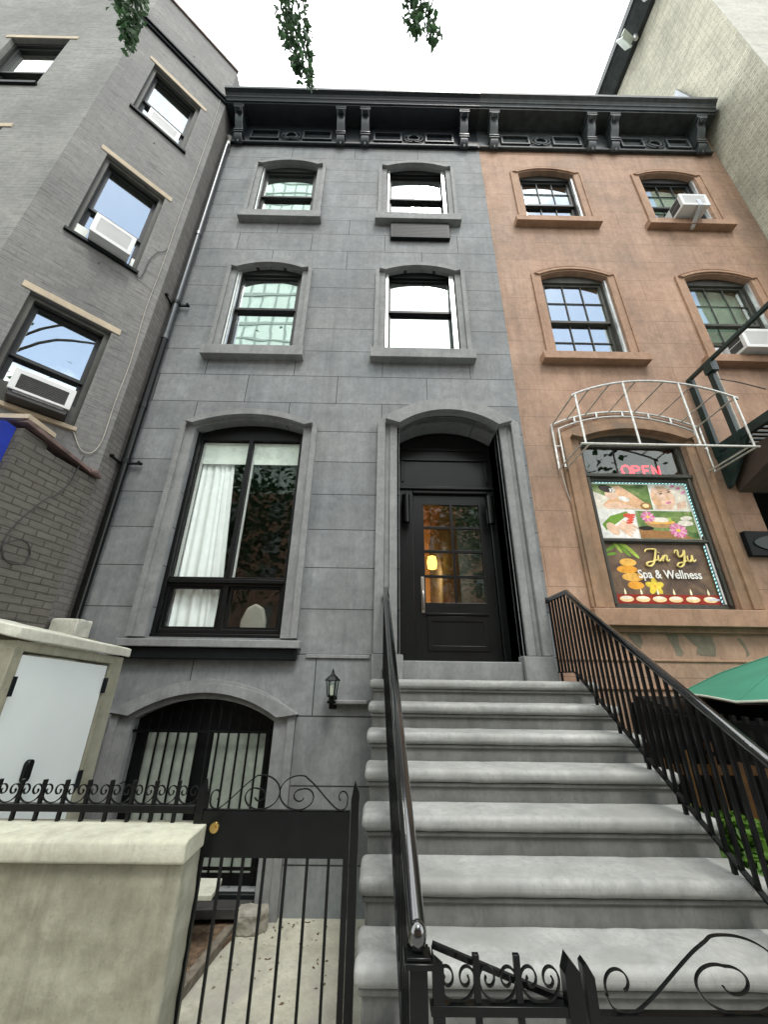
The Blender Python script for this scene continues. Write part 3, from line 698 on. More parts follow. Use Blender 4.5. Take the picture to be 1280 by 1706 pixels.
def rail_z(y): return 2.47+(.663)*(y+.5)      # hand rail top line
def chan_z(y): return 1.70+(.663)*(y+.45)
def railing(name, xf, lab, right):
    t = thing(name, lab, 'handrail', (xf(-2.87), -2.87, 0), 'black iron stair railings')
    yb, ye = -.52, -2.80
    # top rail: round moulded bar
    pts = [(xf(0)+0, -.02, 2.49), (xf(-.3), -.3, 2.49), (xf(yb), yb, 2.485)]
    n = 10
    for i in range(1, n+1):
        y = yb+(-2.866-yb)*i/n; pts.append((xf(y), y, rail_z(y)+.0))
    MB().tube(pts, .030, 14).build('top_rail', M['blackgloss'], t, smooth=True)
    q = MB()
    cp = [(xf(-.02), -.02, 1.72), (xf(-.40), -.40, 1.72)]+[(xf(y), y, chan_z(y)) for y in [-.45+(-2.80+.45)*i/8 for i in range(9)]]
    q.ribbon(cp, .032, .012, (1, 0, 0)); q.build('bottom_rail', M['black'], t)
    y = -.06
    while y > -2.78:
        zt = (2.47 if y > yb else rail_z(y)-.01); zb = (1.715 if y > -.42 else chan_z(y)-.0)
        MB().box(xf(y)-.0095, xf(y)+.0095, y-.0095, y+.0095, zb, zt).build('baluster', M['black'], t); y -= .077
    for k in range(8):
        yy = y0s-k*ty+.09; zz = zL-k*rz
        MB().box(xf(yy)-.0105, xf(yy)+.0105, yy-.0105, yy+.0105, zz-.005, chan_z(yy) if yy < -.42 else 1.715).build('foot', M['black'], t)
    MB().box(xf(-.1)-.009, xf(-.1)+.009, -.109, -.091, 1.62, 1.715).build('foot', M['black'], t)
    x = xf(-2.87)
    MB().box(x-.027, x+.027, -2.897, -2.843, 0, .845).build('newel_post', M['black'], t, bevel=.004)
    MB().box(x-.043, x+.043, -2.913, -2.827, .846, .862).box(x-.036, x+.036, -2.906, -2.834, .863, .872).build('newel_cap', M['black'], t, bevel=.003)
    prof = [(.006, 0)]+[(.026*math.sin(math.pi*i/12)**.9+.002, .038-.038*math.cos(math.pi*i/12)) for i in range(1, 12)]+[(.002, .078)]
    MB().lathe(prof, (x, -2.87, .868), 16).build('ball_finial', M['blackgloss'], t, smooth=True)
    MB().tube([(xf(0)-(.03 if not right else .02), -.03, 2.49), (xf(0), -.03, 2.49)], .034, 10).build('wall_bracket', M['black'], t)
    return t
railing('stair_railing', lambda y: .045+(-y)*.0315, 'black stair railing left of the steps, its newel topped by a ball', False)
railing('stair_railing', lambda y: 1.945+(-y)*.0, 'black stair railing right of the steps, beside the brown house', True)

# ------------------------------------------------------------------ ironwork scrolls
def spiral(cx, cz, r0, r1, a0, a1, n=20):
    return [(cx+(r0+(r1-r0)*i/n)*math.cos(R(a0+(a1-a0)*i/n)), cz+(r0+(r1-r0)*i/n)*math.sin(R(a0+(a1-a0)*i/n))) for i in range(n+1)]
def lyre(x0, x1, zb, h):
    """U shaped scroll between two pickets, ends curling inward"""
    w = x1-x0; c = (x0+x1)/2; r = w*.23; L = []
    for sgn in (1, -1):
        pts = []
        for i in range(9):
            t = i/8; a = t*math.pi/2; pts.append((c+sgn*(w*.47)*math.sin(a), zb+h*.62*(1-math.cos(a))))
        sp = spiral(0, 0, r, r*.25, 0, 400, 22)
        cx = w*.47-r
        pts += [(c+sgn*(cx+p[0]), zb+h*.62+p[1]*1.15) for p in sp[1:]]
        L.append(pts)
    return L[1][::-1][:-1]+L[0]
def gate_scroll(x0, xc, zb, h):
    """half of a gate ornament from post side x0 to the middle xc"""
    s = 1 if xc > x0 else -1; W = abs(xc-x0); P = lambda u, v: (x0+s*u*W, zb+v*h)
    r = .30
    pts = [P(.135+.065*c_, .22+.22*d_) for c_, d_ in [(math.cos(R(a))*(.4+.6*k/14), math.sin(R(a))*(.4+.6*k/14)) for k, a in [(k, 200-k*330/14-80) for k in range(15)]]]
    pts = [P(.11+.08*math.cos(R(180-300*k/16))*(.35+.65*k/16), .26+.24*math.sin(R(180-300*k/16))*(.35+.65*k/16)) for k in range(17)]
    a_end = pts[-1]
    pts = []
    # small curl at post, dips to the base, straight diagonal, big circle, inner spiral
    for k in range(17):
        a = R(-60+k*270/16); rr = .35+.65*k/16
        pts.append(P(.125+.085*rr*math.cos(a), .36+.26*rr*math.sin(a)))
    pts += [P(.045, .22), P(.065, .09), P(.11, .015), P(.165, .01), P(.225, .09), P(.32, .28), P(.43, .53), P(.54, .77), P(.62, .91)]
    for k in range(26):
        a = R(105-k*(365/25)); rr = 1-.0*k
        if k < 14: pts.append(P(.73+.27*math.cos(a), .5+.5*math.sin(a)))
        else:
            f = (k-14)/11; pts.append(P(.73+(.27-.16*f)*math.cos(a)-.02*f, .5+(.5-.28*f)*math.sin(a)-.12*f))
    for k in range(14):
        a = R(-260-k*20); f = k/13; pts.append(P(.71+(.11-.06*f)*math.cos(a), .38+(.22-.12*f)*math.sin(a)))
    return pts

# ------------------------------------------------------------------ left garden wall, fence and gate
GP = -2.12
gw = thing('garden_wall', 'low stuccoed concrete wall with pale sloped cap, beside the gate', 'wall', (-2.2, -2.25, 0))
MB().box(-5, -.848, -2.315, -2.10, -.3, .885).build('wall', M['concrete'], gw, bevel=.012); worn(gw.children[0], .014, 1, .1, .004)
MB().prism([(-2.085, .886), (-2.345, .886), (-2.352, .895), (-2.352, .955), (-2.345, .966), (-2.33, .972), (-2.085, .972)], -5, -.838, 'x').build('coping', M['wallcap'], gw, bevel=.005, seg=2); worn(gw.children[-1], .008, 1, .07, .005)
fe = thing('iron_fence', 'black iron fence of short pickets and scrolls on the concrete wall', 'fence', (-2.2, GP, .97))
MB().box(-3.6, -.91, GP-.016, GP+.016, 1.012, 1.045).build('rail', M['black'], fe, bevel=.003)
xs = [-1.015-.1145*i for i in range(22)]
for x in xs:
    MB().box(x-.008, x+.008, GP-.008, GP+.008, .965, 1.145).build('picket', M['black'], fe)
for a, b in zip(xs, xs[1:]):
    MB().ribbon([(x, GP-.004, z) for x, z in lyre(b, a, 1.048, .084)], .009, .0045).build('scroll', M['black'], fe)
MB().ribbon([(x, GP-.004, z) for x, z in lyre(-1.015, -.905, 1.048, .084)], .009, .0045).build('scroll', M['black'], fe)
gt = thing('iron_gate', 'tall black iron gate with solid top plate, brass lock and scrolled crest', 'gate', (-.48, GP, 0))
for x, sg in ((-.885, -1), (-.108, 1)):
    w = .020
    MB().prism([(x-w, -.02), (x-w, 1.10 if sg < 0 else 1.08), (x-w*.2*sg, 1.155), (x+w, 1.10 if sg > 0 else 1.08), (x+w, -.02)], GP-.02, GP+.02, 'y').build('post', M['black'], gt)
MB().box(-.862, -.131, GP-.018, GP-.008, .842, 1.025).box(-.862, -.131, GP-.0078, GP+.012, 1.005, 1.028).build('top_plate', M['black'], gt)
q = MB()
for i in range(6):
    x = -.745+i*.1035; MB().box(x-.0065, x+.0065, GP-.007, GP+.006, .0, .843).build('bar', M['black'], gt)
MB().box(-.862, -.835, GP-.014, GP+.01, -.02, .841).box(-.158, -.131, GP-.014, GP+.01, -.02, .841).box(-.834, -.159, GP-.013, GP+.008, -.02, .01).build('frame', M['black'], gt)
for x0 in (-.86, -.13):
    MB().ribbon(smooth([(x, GP-.004, z) for x, z in gate_scroll(x0, -.4955, 1.030, .145)], 3), .010, .005).build('scroll', M['black'], gt)
MB().tube([(-.797, GP-.018, .958), (-.797, GP-.026, .958)], [.024, .021], 20).tube([(-.797, GP-.026, .958), (-.797, GP-.033, .958)], .0105, 14).build('lock', M['brass'], gt, smooth=False)

# areaway bits
tag(worn(MB().prism([(-1.17, -.10), (-1.15, -.27), (-.96, -.26), (-.90, -.20), (-.91, -.09)], -.31, -.155, 'z').build('stone_block', M['rock'], None, bevel=.02), .05, 2, .035, .022), 'rough hewn stone block lying on the areaway paving behind the gate', 'stone')
struct(MB().prism([(-3.3, -.02), (-1.16, -.02), (-1.14, -.3), (-1.45, -1.45), (-3.3, -1.45)], -.305, -.27, 'z').build('soil', M['soil']))
tag(MB().prism([(-1.22, -.26), (-1.15, -.24), (-1.33, -1.6), (-1.40, -1.6)], -.3, -.235, 'z').build('timber_edging', M['timber'], None, bevel=.006), 'weathered board edging the soil bed behind the gate', 'board')
tag(worn(MB().prism([(-2.5, -.02), (-1.06, -.02), (-1.12, -.17), (-1.5, -.20), (-2.5, -.16)], -.235, -.165, 'z').build('tarred_ledge', M['acdark'], None, bevel=.006), .03, 1, .08, .01), 'dark tarred ledge under the barred basement window', 'ledge')
tag(MB().prism([(-2.0, -.62), (-1.25, -.62), (-1.27, -.35), (-2.0, -.35)], .06, .10, 'z').build('stone_slab', M['coping'], None, bevel=.008), 'pale slab end standing beyond the fence post in the areaway', 'slab')

lit = MB(); lr = random.Random(21)
for _ in range(80):
    x, y = lr.uniform(-1.25, -.12), -abs(lr.gauss(0, .6))-.03
    if y < -1.9: continue
    a = lr.uniform(0, 6.28); z = -.2985; k = lr.uniform(.006, .02)
    vs_ = [lit.v((x+k*math.cos(a+t)*e, y+k*math.sin(a+t)*e, z+lr.uniform(0, .004))) for t, e in ((0, 1), (1.4, .5), (2.8, .9), (4.4, .6))]
    lit.f(vs_)
lt = lit.build('leaf_litter', M['soil']); lt['kind'] = 'stuff'; tag(lt, 'dry leaf scraps and grit scattered over the areaway paving', 'leaf litter')
# utility closet
cl = thing('utility_closet', 'concrete bin enclosure with white steel doors behind the fence', 'shed', (-2.8, -1.45, -.3))
CX = -2.2
# side wall with door opening faces +x
T90 = Matrix(((0, -1, 0, 0), (1, 0, 0, 0), (0, 0, 1, 0), (0, 0, 0, 1)))   # (u, d, z) -> x = -d, y = u
def TT(x): return Matrix(((0, -1, 0, x), (1, 0, 0, 0), (0, 0, 1, 0), (0, 0, 0, 1)))
q = MB(TT(CX-.0)); q.plate([(-2.02, -.3), (-2.02, 1.83), (-.93, 1.775), (-.93, -.3)], [[(-1.945, -.25), (-1.945, 1.768), (-1.085, 1.722), (-1.085, -.25)]], 0, .12)
q.T = None; q.box(-3.4, CX-.121, -2.02, -1.9, -.3, 1.80).box(-3.4, CX-.121, -1.05, -.93, -.3, 1.74)
q.build('wall', M['concrete'], cl, bevel=.006)
q = MB(); a = [(CX+.03, -2.06, 1.835), (CX+.03, -.90, 1.778), (-3.42, -.90, 2.02), (-3.42, -2.06, 2.09)]
lo_ = [q.v(p) for p in a]; hi_ = [q.v((p[0], p[1], p[2]+.068)) for p in a]
q.f(lo_[::-1]); q.f(hi_)
for i in range(4): q.f([lo_[i], lo_[(i+1)%4], hi_[(i+1)%4], hi_[i]])
worn(q.build('roof', M['coping'], cl, bevel=.008), .016, 1, .09, .005)
dr = MB(TT(CX-.02)).plate([(-1.94, -.24), (-1.94, 1.75), (-1.09, 1.705), (-1.09, -.24)], [], 0, .04).build('door', M['whitedoor'], cl, bevel=.004)
for y_, z_ in ((-1.943, 1.57), (-1.088, 1.56), (-1.088, .93), (-1.943, .6)): MB().box(CX-.012, CX+.006, y_-.014, y_+.014, z_-.055, z_+.055).build('hinge', M['blackmatte'], dr)
q = MB(); pf = [(-1.61+.026*math.cos(t), 1.08+.026*math.sin(t)+(.036 if math.sin(t) > 0 else -.036)) for t in [2*math.pi*k/20 for k in range(20)]]
q.prism(pf, CX-.019, CX+.012, 'x').build('handle', M['black'], dr, bevel=.006)
tag(worn(MB().box(-3.42, -3.14, -.34, -.11, 1.99, 2.17).build('pipe_housing', M['coping'], None, bevel=.012), .03, 1, .06, .01), 'small pale concrete block at the foot of the downpipe', 'concrete block')
# plinth carrying the block
MB().box(-3.45, -3.1, -.895, -.02, -.3, 1.989).build('rear_wall', M['concrete'], cl)

# ------------------------------------------------------------------ left apartment building
LB = thing('brick_apartment_building', 'gray painted brick apartment block with angled window bay, left of the townhouse', 'apartment building', (-5, -1, 0))
E0 = Vector((-3.47, -.35, 0)); c45 = math.sqrt(.5)
# local frame on the 45 degree wall: x along wall from the FRONT end toward the corner, y into the wall, z up
L45 = 1.58
F0 = E0+Vector((-c45*L45, -c45*L45, 0))
T45 = Matrix(((c45, -c45, 0, F0.x), (c45, c45, 0, F0.y), (0, 0, 1, 0), (0, 0, 0, 1)))
def sx(s): return L45-s
win45 = [(sx(1.21), sx(.36), 4.36, 5.93), (sx(1.19), sx(.36), 7.16, 9.0), (sx(1.2), sx(.36), 10.42, 12.0)]
q = MB(T45); q.plate([(0, -.3), (0, 14.3), (L45, 14.3), (L45, -.3)], [[(a, c), (a, d), (b, d), (b, c)] for a, b, c, d in win45], 0, .3)
q.build('angled_wall', M['brick45'], LB)
MB().prism([(E0.x, E0.y), (E0.x, .6), (E0.x-.28, .6), (E0.x-.28, E0.y+.25)], -.3, 14.28, 'z').build('side_wall', M['brickret'], LB)
FY = F0.y
wf = [(-6.72, -5.68, 10.35, 12.0), (-6.72, -5.68, 7.2, 9.02)]
q = MB(); q.plate([(-14, -.3), (-14, 14.3), (F0.x, 14.3), (F0.x, -.3)], [[(a, c), (a, d), (b, d), (b, c)] for a, b, c, d in wf], FY, FY+.3)
q.build('front_wall', M['brickfront'], LB)
q = MB(T45); q.box(-.02, L45+.02, -.035, .3, 14.301, 14.36); q.T = None; q.box(-14, F0.x-.03, FY-.03, FY+.3, 14.301, 14.358); q.build('coping', M['rust'], LB)
q = MB(T45); q.box(-.06, L45+.0, -.085, .0, 12.86, 12.915).box(-.04, L45, -.05, .0, 12.79, 12.8595); q.build('string_course', M['blackmatte'], LB)
MB().box(-14, -3.76, .0, 9, 13.4, 13.6).build('roof', M['blackmatte'], LB)
q = MB()
for x0, x1, y0, y1, zs_ in ((-14, -4.0, -.9, 2.5, [4.1, 6.9, 10.0, 13.3]),):
    for a, b in zip(zs_, zs_[1:]):
        for qd in ([(x0,y1,a),(x1,y1,a),(x1,y1,b),(x0,y1,b)], [(x0,y0,a+.02),(x1,y0,a+.02),(x1,y1,a+.02),(x0,y1,a+.02)], [(x0,y0,b),(x1,y0,b),(x1,y1,b),(x0,y1,b)]): q.f([q.v(p) for p in qd])
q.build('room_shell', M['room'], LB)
for i, (a, b, c, d) in enumerate(win45):
    w = sash_window(LB, a, b, c, d, 0, T=T45, yf=.12, zm=c+(d-c)*(.42 if i else .46), header=.05, fw=.07, frame='frame', glassm='glassmirror')
    # brick-mould frame strips in front
    q = MB(T45); q.plate([(a+.001, c+.001), (a+.001, d-.001), (b-.001, d-.001), (b-.001, c+.001)], [[(a+.06, c+.02), (a+.06, d-.06), (b-.06, d-.06), (b-.06, c+.02)]], .06, .119); q.build('brick_mould', M['olive'], w)
    MB(T45).box(a-.09, b+.09, -.012, .05, d+.002, d+.10).build('lintel', M['lintel'], w, bevel=.004)
    q = MB(T45).box(a-.03, b+.03, -.045, .119, c-.055, c-.001); q.build('sill', M['lintel' if i == 0 else 'blackmatte'], w, bevel=.006)
for a, b, c, d in wf:
    w = sash_window(LB, a, b, c, d, 0, yf=FY+.07, zm=c+(d-c)*.42, header=.06, frame='frame', glassm='glassmirror')
    MB().box(a-.1, b+.13, FY-.012, FY+.05, d+.002, d+.09).build('lintel', M['lintel'], w)
    MB().box(a-.03, b+.03, FY-.04, FY+.068, c-.06, c-.001).build('sill', M['blackmatte'], w)

def window_ac(lab, T, x0, x1, z0, z1, y0, y1, style, group, arm=False):
    loc = (T @ Vector(((x0+x1)/2, y0, z0))) if T is not None else Vector(((x0+x1)/2, y0, z0))
    t = thing('window_air_conditioner', lab, 'air conditioner', loc, group)
    dk = 'acdark' if style == 'old' else 'white'
    MB(T).box(x0, x1, y0+.012, y1, z0, z1).build('case', M[dk], t, bevel=.008)
    q = MB(T); q.plate([(x0-.012, z0-.012 if style != 'old' else z0+.07), (x0-.012, z1+.012), (x1+.012, z1+.012), (x1+.012, z0-.012 if style != 'old' else z0+.07)],
        [[(x0+.045, z0+.05 if style != 'old' else z0+.10), (x0+.045, z1-.045), (x1-.045, z1-.045), (x1-.045, z0+.05 if style != 'old' else z0+.10)]], y0-.012, y0+.011)
    q.build('front_frame', M['white'], t, bevel=.004)
    MB(T).box(x0+.04, x1-.04, y0+.002, y0+.01, z0+.045, z1-.04).build('coil_grille', M['acgrill'], t)
    q = MB(T); zz = z0+.06 if style != 'old' else z0+.11
    while zz < z1-.05: q.box(x0+.046, x1-.046, y0-.008, y0+.001, zz, zz+(.009 if style == 'old' else .012)); zz += .021
    q.build('louvre', M['acdark' if style == 'old' else 'white'], t)
    for xa in ((x0-.001, y0+.06), (x1+.001, y0+.06)):
        q = MB(T)
        for k in range(2):
            z_ = z0+.05+k*(z1-z0-.06)/2; q.box(xa[0]-.004, xa[0]+.004, y0+.05, min(y1-.02, y0+.25), z_, z_+(z1-z0)*.36)
        q.build('side_vent', M['acdark'], t)
    if arm:
        xm = x0+(x1-x0)*.62
        MB(T).prism([(y0+.02, z0+.14), (y0-.02, z0+.14), (y0-.02, z0-.02), (-.07, z0-.21), (-.03, z0-.21), (y0+.02, z0-.01)], xm-.035, xm+.035, 'x').build('support_arm', M['silver'], t)
    return t
AG = 'window air conditioners on the gray brick bay'
window_ac('white air conditioner with dark louvred grille in the lowest bay window', T45, sx(.99), sx(.47), 4.37, 4.70, -.22, .2, 'old', AG)
window_ac('boxy white air conditioner jutting from the middle bay window', T45, sx(.97), sx(.50), 7.17, 7.52, -.20, .2, 'new', AG)
window_ac('slim gray-white air conditioner in the topmost bay window', T45, sx(.98), sx(.50), 10.44, 10.72, -.03, .2, 'new', AG)
# side infill panels of the AC windows
for z0, z1 in ((4.37, 4.66), (7.17, 7.42)):
    for a, b in ((1.14, 1.0), (.46, .42)): MB(T45).box(sx(a), sx(b), .06, .10, z0, z1).build('infill_panel', M['olive' if z0 < 5 else 'blind'], LB)
# one storey annex
AN = thing('brick_annex', 'one storey dark brick extension at the foot of the apartment block', 'building', (-4, -1, 0))
A0 = Vector((-3.46, -.34)); A1 = Vector((-3.60, -1.24))
q = MB(); q.prism([(A0.x, A0.y), (A1.x, A1.y), (A1.x-.3, A1.y+.2), (A0.x-.4, A0.y)], -.3, 3.80, 'z'); q.build('side_wall', M['bricklow'], AN)
MB().box(-9, A1.x-.001, A1.y, A1.y+.3, -.3, 3.9).build('front_wall', M['bricklowx'], AN)
q = MB(); d = (A1-A0).normalized(); nn = Vector((-d.y, d.x)); nn = nn if nn.x > 0 else -nn
o_ = nn*.045
pts = [(A0+o_, 3.80), (A1+o_+d*.03, 3.945), (A1-nn*.2+d*.03, 3.985), (A0-nn*.2, 3.84)]
lo_ = [q.v((p.x, p.y, z)) for p, z in pts]; hi_ = [q.v((p.x, p.y, z+.045)) for p, z in pts]
q.f(lo_[::-1]); q.f(hi_)
for i in range(4): q.f([lo_[i], lo_[(i+1)%4], hi_[(i+1)%4], hi_[i]])
q.tube([tuple(A0+o_)+(3.81,), tuple(A0+o_+d*.08)+(3.85,), tuple(A0+o_+d*.15)+(3.84,)], [.02, .045, .03], 8)
q.build('coping', M['rust'], AN, bevel=.006)
MB().box(-9, A1.x+.04, A1.y-.05, A1.y+.3, 3.99, 4.04).build('front_coping', M['lintel'], AN)
MB().prism([(A0.x-.3, .2), (A1.x-.3, A1.y+.25), (-9, A1.y+.25), (-9, .2)], 3.7, 3.79, 'z').build('roof', M['blackmatte'], AN)
aw = thing('blue_awning', 'blue cloth awning on the front of the brick annex', 'awning', (-5, -1.3, 3.4))
MB().prism([(A1.y-.005, 3.40), (A1.y-.005, 3.90), (A1.y-.12, 3.90), (-2.1, 3.48), (-2.1, 3.32), (-2.0, 3.32)], -7.5, -3.68, 'x').build('canopy', M['blue'], aw)

def P45(s, z, off=.02): return tuple(T45 @ Vector((sx(s), -off, z)))
cb = [P45(.36, 4.30), P45(.33, 4.27), P45(.27, 4.16), P45(.2, 4.09), P45(.13, 4.10), P45(.08, 4.2), P45(.06, 4.4), P45(.07, 4.9), P45(.06, 5.6), P45(.1, 6.6), P45(.09, 7.6), P45(.10, 9), P45(.09, 10.4), P45(.1, 12.1), P45(.12, 12.75)]
tag(MB().tube(smooth(cb, 3), .0055, 6).build('cable', M['cabw'], None, smooth=True), 'cream cable running down the bay wall and looping to a sill', 'cable')
def PA(t, z, off=.015):
    p = A0+(A1-A0)*t+nn*off; return (p.x, p.y, z)
cc = [PA(.28, 3.98), PA(.3, 3.8), PA(.33, 3.6), PA(.42, 3.42), PA(.52, 3.32), PA(.62, 3.16), PA(.72, 2.95), PA(.76, 2.78), PA(.72, 2.66), PA(.62, 2.60), PA(.5, 2.63), PA(.46, 2.72), PA(.52, 2.82), PA(.62, 2.84), PA(.74, 2.76), PA(.84, 2.67), PA(.98, 2.62)]
tag(MB().tube(smooth(cc), .006, 6).build('cable', M['cabd'], None, smooth=True), 'dark cable coiled in a loop on the dark brick annex wall', 'cable')
c2 = [P45(.36, 7.12), P45(.30, 7.05), P45(.27, 7.2), P45(.26, 7.5), P45(.2, 7.75), P45(.13, 7.85), P45(.1, 7.95)]
tag(MB().tube(smooth(c2), .006, 6).build('cable', M['cabd'], None, smooth=True), 'thin dark wire from the middle bay window to the cream cable', 'cable')

# ------------------------------------------------------------------ brown townhouse
BH = thing('brown_townhouse', 'brownstone stucco townhouse with a spa, right of the gray house', 'townhouse', (4.5, 0, 0))
BX0, BX1 = 1.967, 7.14
op = {'2L': (2.70, 3.87, 6.26, 8.10, .14), '2R': (5.22, 6.39, 6.26, 8.10, .14), '3L': (2.70, 3.84, 9.63, 11.22, .13), '3R': (5.20, 6.36, 9.63, 11.22, .13),
      'S': (2.72, 4.20, 2.42, 4.70, .16), 'E': (4.9, 6.5, -.2, 4.3, 0)}
m = MB(); m.plate([(BX0, -.5), (BX0, FT), (BX1, FT), (BX1, -.5)], [arch(*op[k]) for k in op], 0.0, .4)
m.build('wall', M['brown'], BH)
rooms(BH, 2.0, 7.1, [-.4, 5.2, 8.9, 12.4]); MB().box(BX0, BX1, .4, 9, 12.6, 13.0).build('roof', M['blackmatte'], BH)
BB = [(0, .12, -.018), (.12, .16, -.034)]
for key in ('2L', '2R', '3L', '3R'):
    xl, xr, z0, zs, rise = op[key]
    bl = {'2L': [(.0, .42, 'blind')] if False else None, '2R': [(.35, 1., 'blind')], '3L': None, '3R': [(.5, .95, 'blind')]}[key]
    w = sash_window(BH, xl, xr, z0, zs, rise, yf=.085, zm=z0+(zs-z0)*.49, header=.05, frame='olive' if key[0]=='2' else 'frame', glassm='glassmirror' if key in ('2L', '3L') else 'glass', muntin=(3, 2), blind=bl,
        tracks=[(xr-.045, .04)], fw=.06)
    casing(w, xl, xr, z0, zs, rise, BB, 'browntrim', hood=(.02, .085, -.042, -.012))
    sill(xl-.27, xr+.2, z0-.005, z0-.15, .13, w, 'browntrim')
MB().box(BX0+.003, BX1, -.015, 0, 1.845, 1.87).box(BX0+.003, BX1, -.02, 0, 1.56, 1.59).build('base_course', M['browntrim'], BH, bevel=.005)
cornice(BH, 1.957, 7.02, [2.27, 4.36, 4.86, 6.72], 'cornicebr', [(2.45, 4.18), (5.05, 6.55)])
# spa window
xl, xr, z0, zs, rise = op['S']
m = MB(); m.plate(arch(xl, xr, z0, zs, rise), [[(2.80, 4.24), (2.80, 4.66), (4.13, 4.66), (4.13, 4.24)], [(2.82, 3.30), (2.82, 4.12), (4.11, 4.12), (4.11, 3.30)], [(2.82, 2.48), (2.82, 3.24), (4.11, 3.24), (4.11, 2.48)]], .06, .14)
SW = m.build('window', M['olive'], BH, bevel=.005, label='arched shop window with spa posters')
q = MB(); q.box(xl+.002, xr-.002, .02, .059, 4.17, 4.215).box(2.80, 4.13, .035, .059, 3.255, 3.285).box(2.765, 2.80, .03, .059, 2.47, 4.165).box(4.13, 4.165, .03, .059, 2.47, 4.165); q.build('sash', M['olive'], SW, bevel=.004)
MB().box(2.8, 4.13, .10, .104, 4.24, 4.66).build('pane', M['glasstrans'], SW)
MB().box(4.085, 4.105, .045, .058, 2.49, 3.24).build('jamb_track', M['silver'], SW)
casing(SW, xl, xr, z0, zs, rise, [(0, .12, -.03), (.12, .23, -.055), (.23, .27, -.03)], 'brownworn', hood=(-.01, .11, -.10, -.02))
sill(2.42, 4.75, 2.40, 2.21, .13, SW, 'browntrim')
MB().box(2.46, 4.75, -.05, 0, 2.15, 2.209).build('sill_bracket', M['brownworn'], SW)
for pts in ([(3.24, 2.14), (3.38, 2.13), (3.36, 2.02), (3.39, 1.95), (3.36, 1.90), (3.30, 1.91), (3.30, 1.98)], [(3.45, 2.13), (3.76, 2.12), (3.77, 2.0), (3.74, 1.905), (3.58, 1.915), (3.53, 1.93), (3.56, 2.0), (3.50, 2.07)], [(2.80, 2.14), (2.94, 2.13), (2.96, 2.05), (2.92, 1.97), (2.86, 2.03)], [(4.05, 2.10), (4.08, 2.11), (4.12, 2.02), (4.13, 1.93), (4.08, 1.90), (4.10, 1.97), (4.07, 2.05)]):
    MB().prism(pts, -.0032, -.0002, 'y').build('plaster_patch', M['patch'], BH)
# ---- posters
PC = [0]
def poly(mat, parent, pts, y, name='picture_shape'):
    PC[0] += 1; y = .092-PC[0]*.00011; m = MB(); m.prism(pts, y, y-.0002, 'y'); return m.build(name, mat, parent)
def ell(cx, cz, a, b, rot=0, n=20, a0=0, a1=360):
    o = []
    for k in range(n if a1-a0 >= 360 else n+1):
        t = R(a0+(a1-a0)*k/n); x, z = a*math.cos(t), b*math.sin(t); o.append((cx+x*math.cos(R(rot))-z*math.sin(R(rot)), cz+x*math.sin(R(rot))+z*math.cos(R(rot))))
    return o
C = {n: flat('print_'+n, c) for n, c in dict(cream=(.85, .8, .68), skin=(.78, .48, .28), skin2=(.84, .58, .42), skind=(.55, .28, .14), green=(.18, .34, .06), green2=(.4, .55, .1), dgreen=(.06, .14, .03), hair=(.03, .018, .012),
    white=(.85, .85, .8), pink=(.7, .2, .38), pink2=(.8, .42, .55), red=(.75, .12, .08), wood=(.36, .19, .08), wood2=(.5, .3, .14), yellow=(.85, .65, .08), orange=(.82, .38, .06), orange2=(.88, .5, .12), brown=(.17, .09, .045), brown2=(.26, .15, .07), dark=(.035, .035, .03), gold=(.82, .68, .25), candle=(.86, .66, .34), flame=(.95, .9, .6), maroon=(.3, .04, .03), lilac=(.6, .62, .75)).items()}
def painted(name, stops, scale, seed):
    m, nt, b = new_mat(name); f = noise_tex(nt, stretch(nt, pos(nt), (1, 1, 1.3)), scale, 5, .6, 1.0)
    nt.links.new(ramp(nt, f, stops), b.inputs['Base Color']); b.inputs['Roughness'].default_value = .5; return m
C['bgreen'] = painted('print_blurred_green', [(.3, (.03, .08, .012)), (.5, (.12, .22, .04)), (.7, (.33, .36, .16))], 5, 0)
C['bbrown'] = painted('print_blurred_brown', [(.3, (.05, .028, .016)), (.5, (.11, .062, .034)), (.72, (.19, .125, .065))], 4, 0)
UP = thing('spa_poster', 'upper window poster, a collage of massage, face, manicure and flower pictures', 'poster', (3.47, .07, 3.32), 'posters in the spa window')
Y0 = .062
poly(C['white'], UP, [(2.82, 3.30), (4.11, 3.30), (4.11, 4.12), (2.82, 4.12)], Y0+.03, 'backing')
y1, y2, y3, y4, y5 = Y0+.027, Y0+.0255, Y0+.024, Y0+.0225, Y0+.021
# massage
poly(C['bgreen'], UP, [(2.83, 3.72), (3.585, 3.72), (3.60, 4.09), (2.83, 4.09)], y1, 'photo_panel')
poly(C['cream'], UP, [(2.83, 3.72), (3.2, 3.72), (3.1, 3.86), (2.83, 3.98)], y2)
poly(C['skin'], UP, [(2.98, 3.725), (3.5, 3.725), (3.52, 3.80), (3.38, 3.93), (3.2, 4.07), (3.12, 4.05), (3.14, 3.9), (3.02, 3.86), (2.93, 3.78)], y3)
poly(C['skin2'], UP, ell(3.07, 3.93, .085, .065, -20), y4)
poly(C['hair'], UP, ell(3.02, 4.02, .10, .055, -15), y4)
poly(C['skin2'], UP, [(2.95, 3.79), (3.12, 3.83), (3.42, 3.73), (3.1, 3.723), (2.97, 3.73)], y4)
poly(C['white'], UP, ell(3.23, 3.87, .075, .035, -15), y4)
for k in range(5): poly(C['white'], UP, ell(3.10+.028*math.cos(k*1.257), 4.0+.022*math.sin(k*1.257), .017, .012, k*72), y5)
poly(C['wood'], UP, ell(3.50, 3.77, .075, .055, 10), y4); poly(C['candle'], UP, ell(3.50, 3.775, .045, .03), y5)
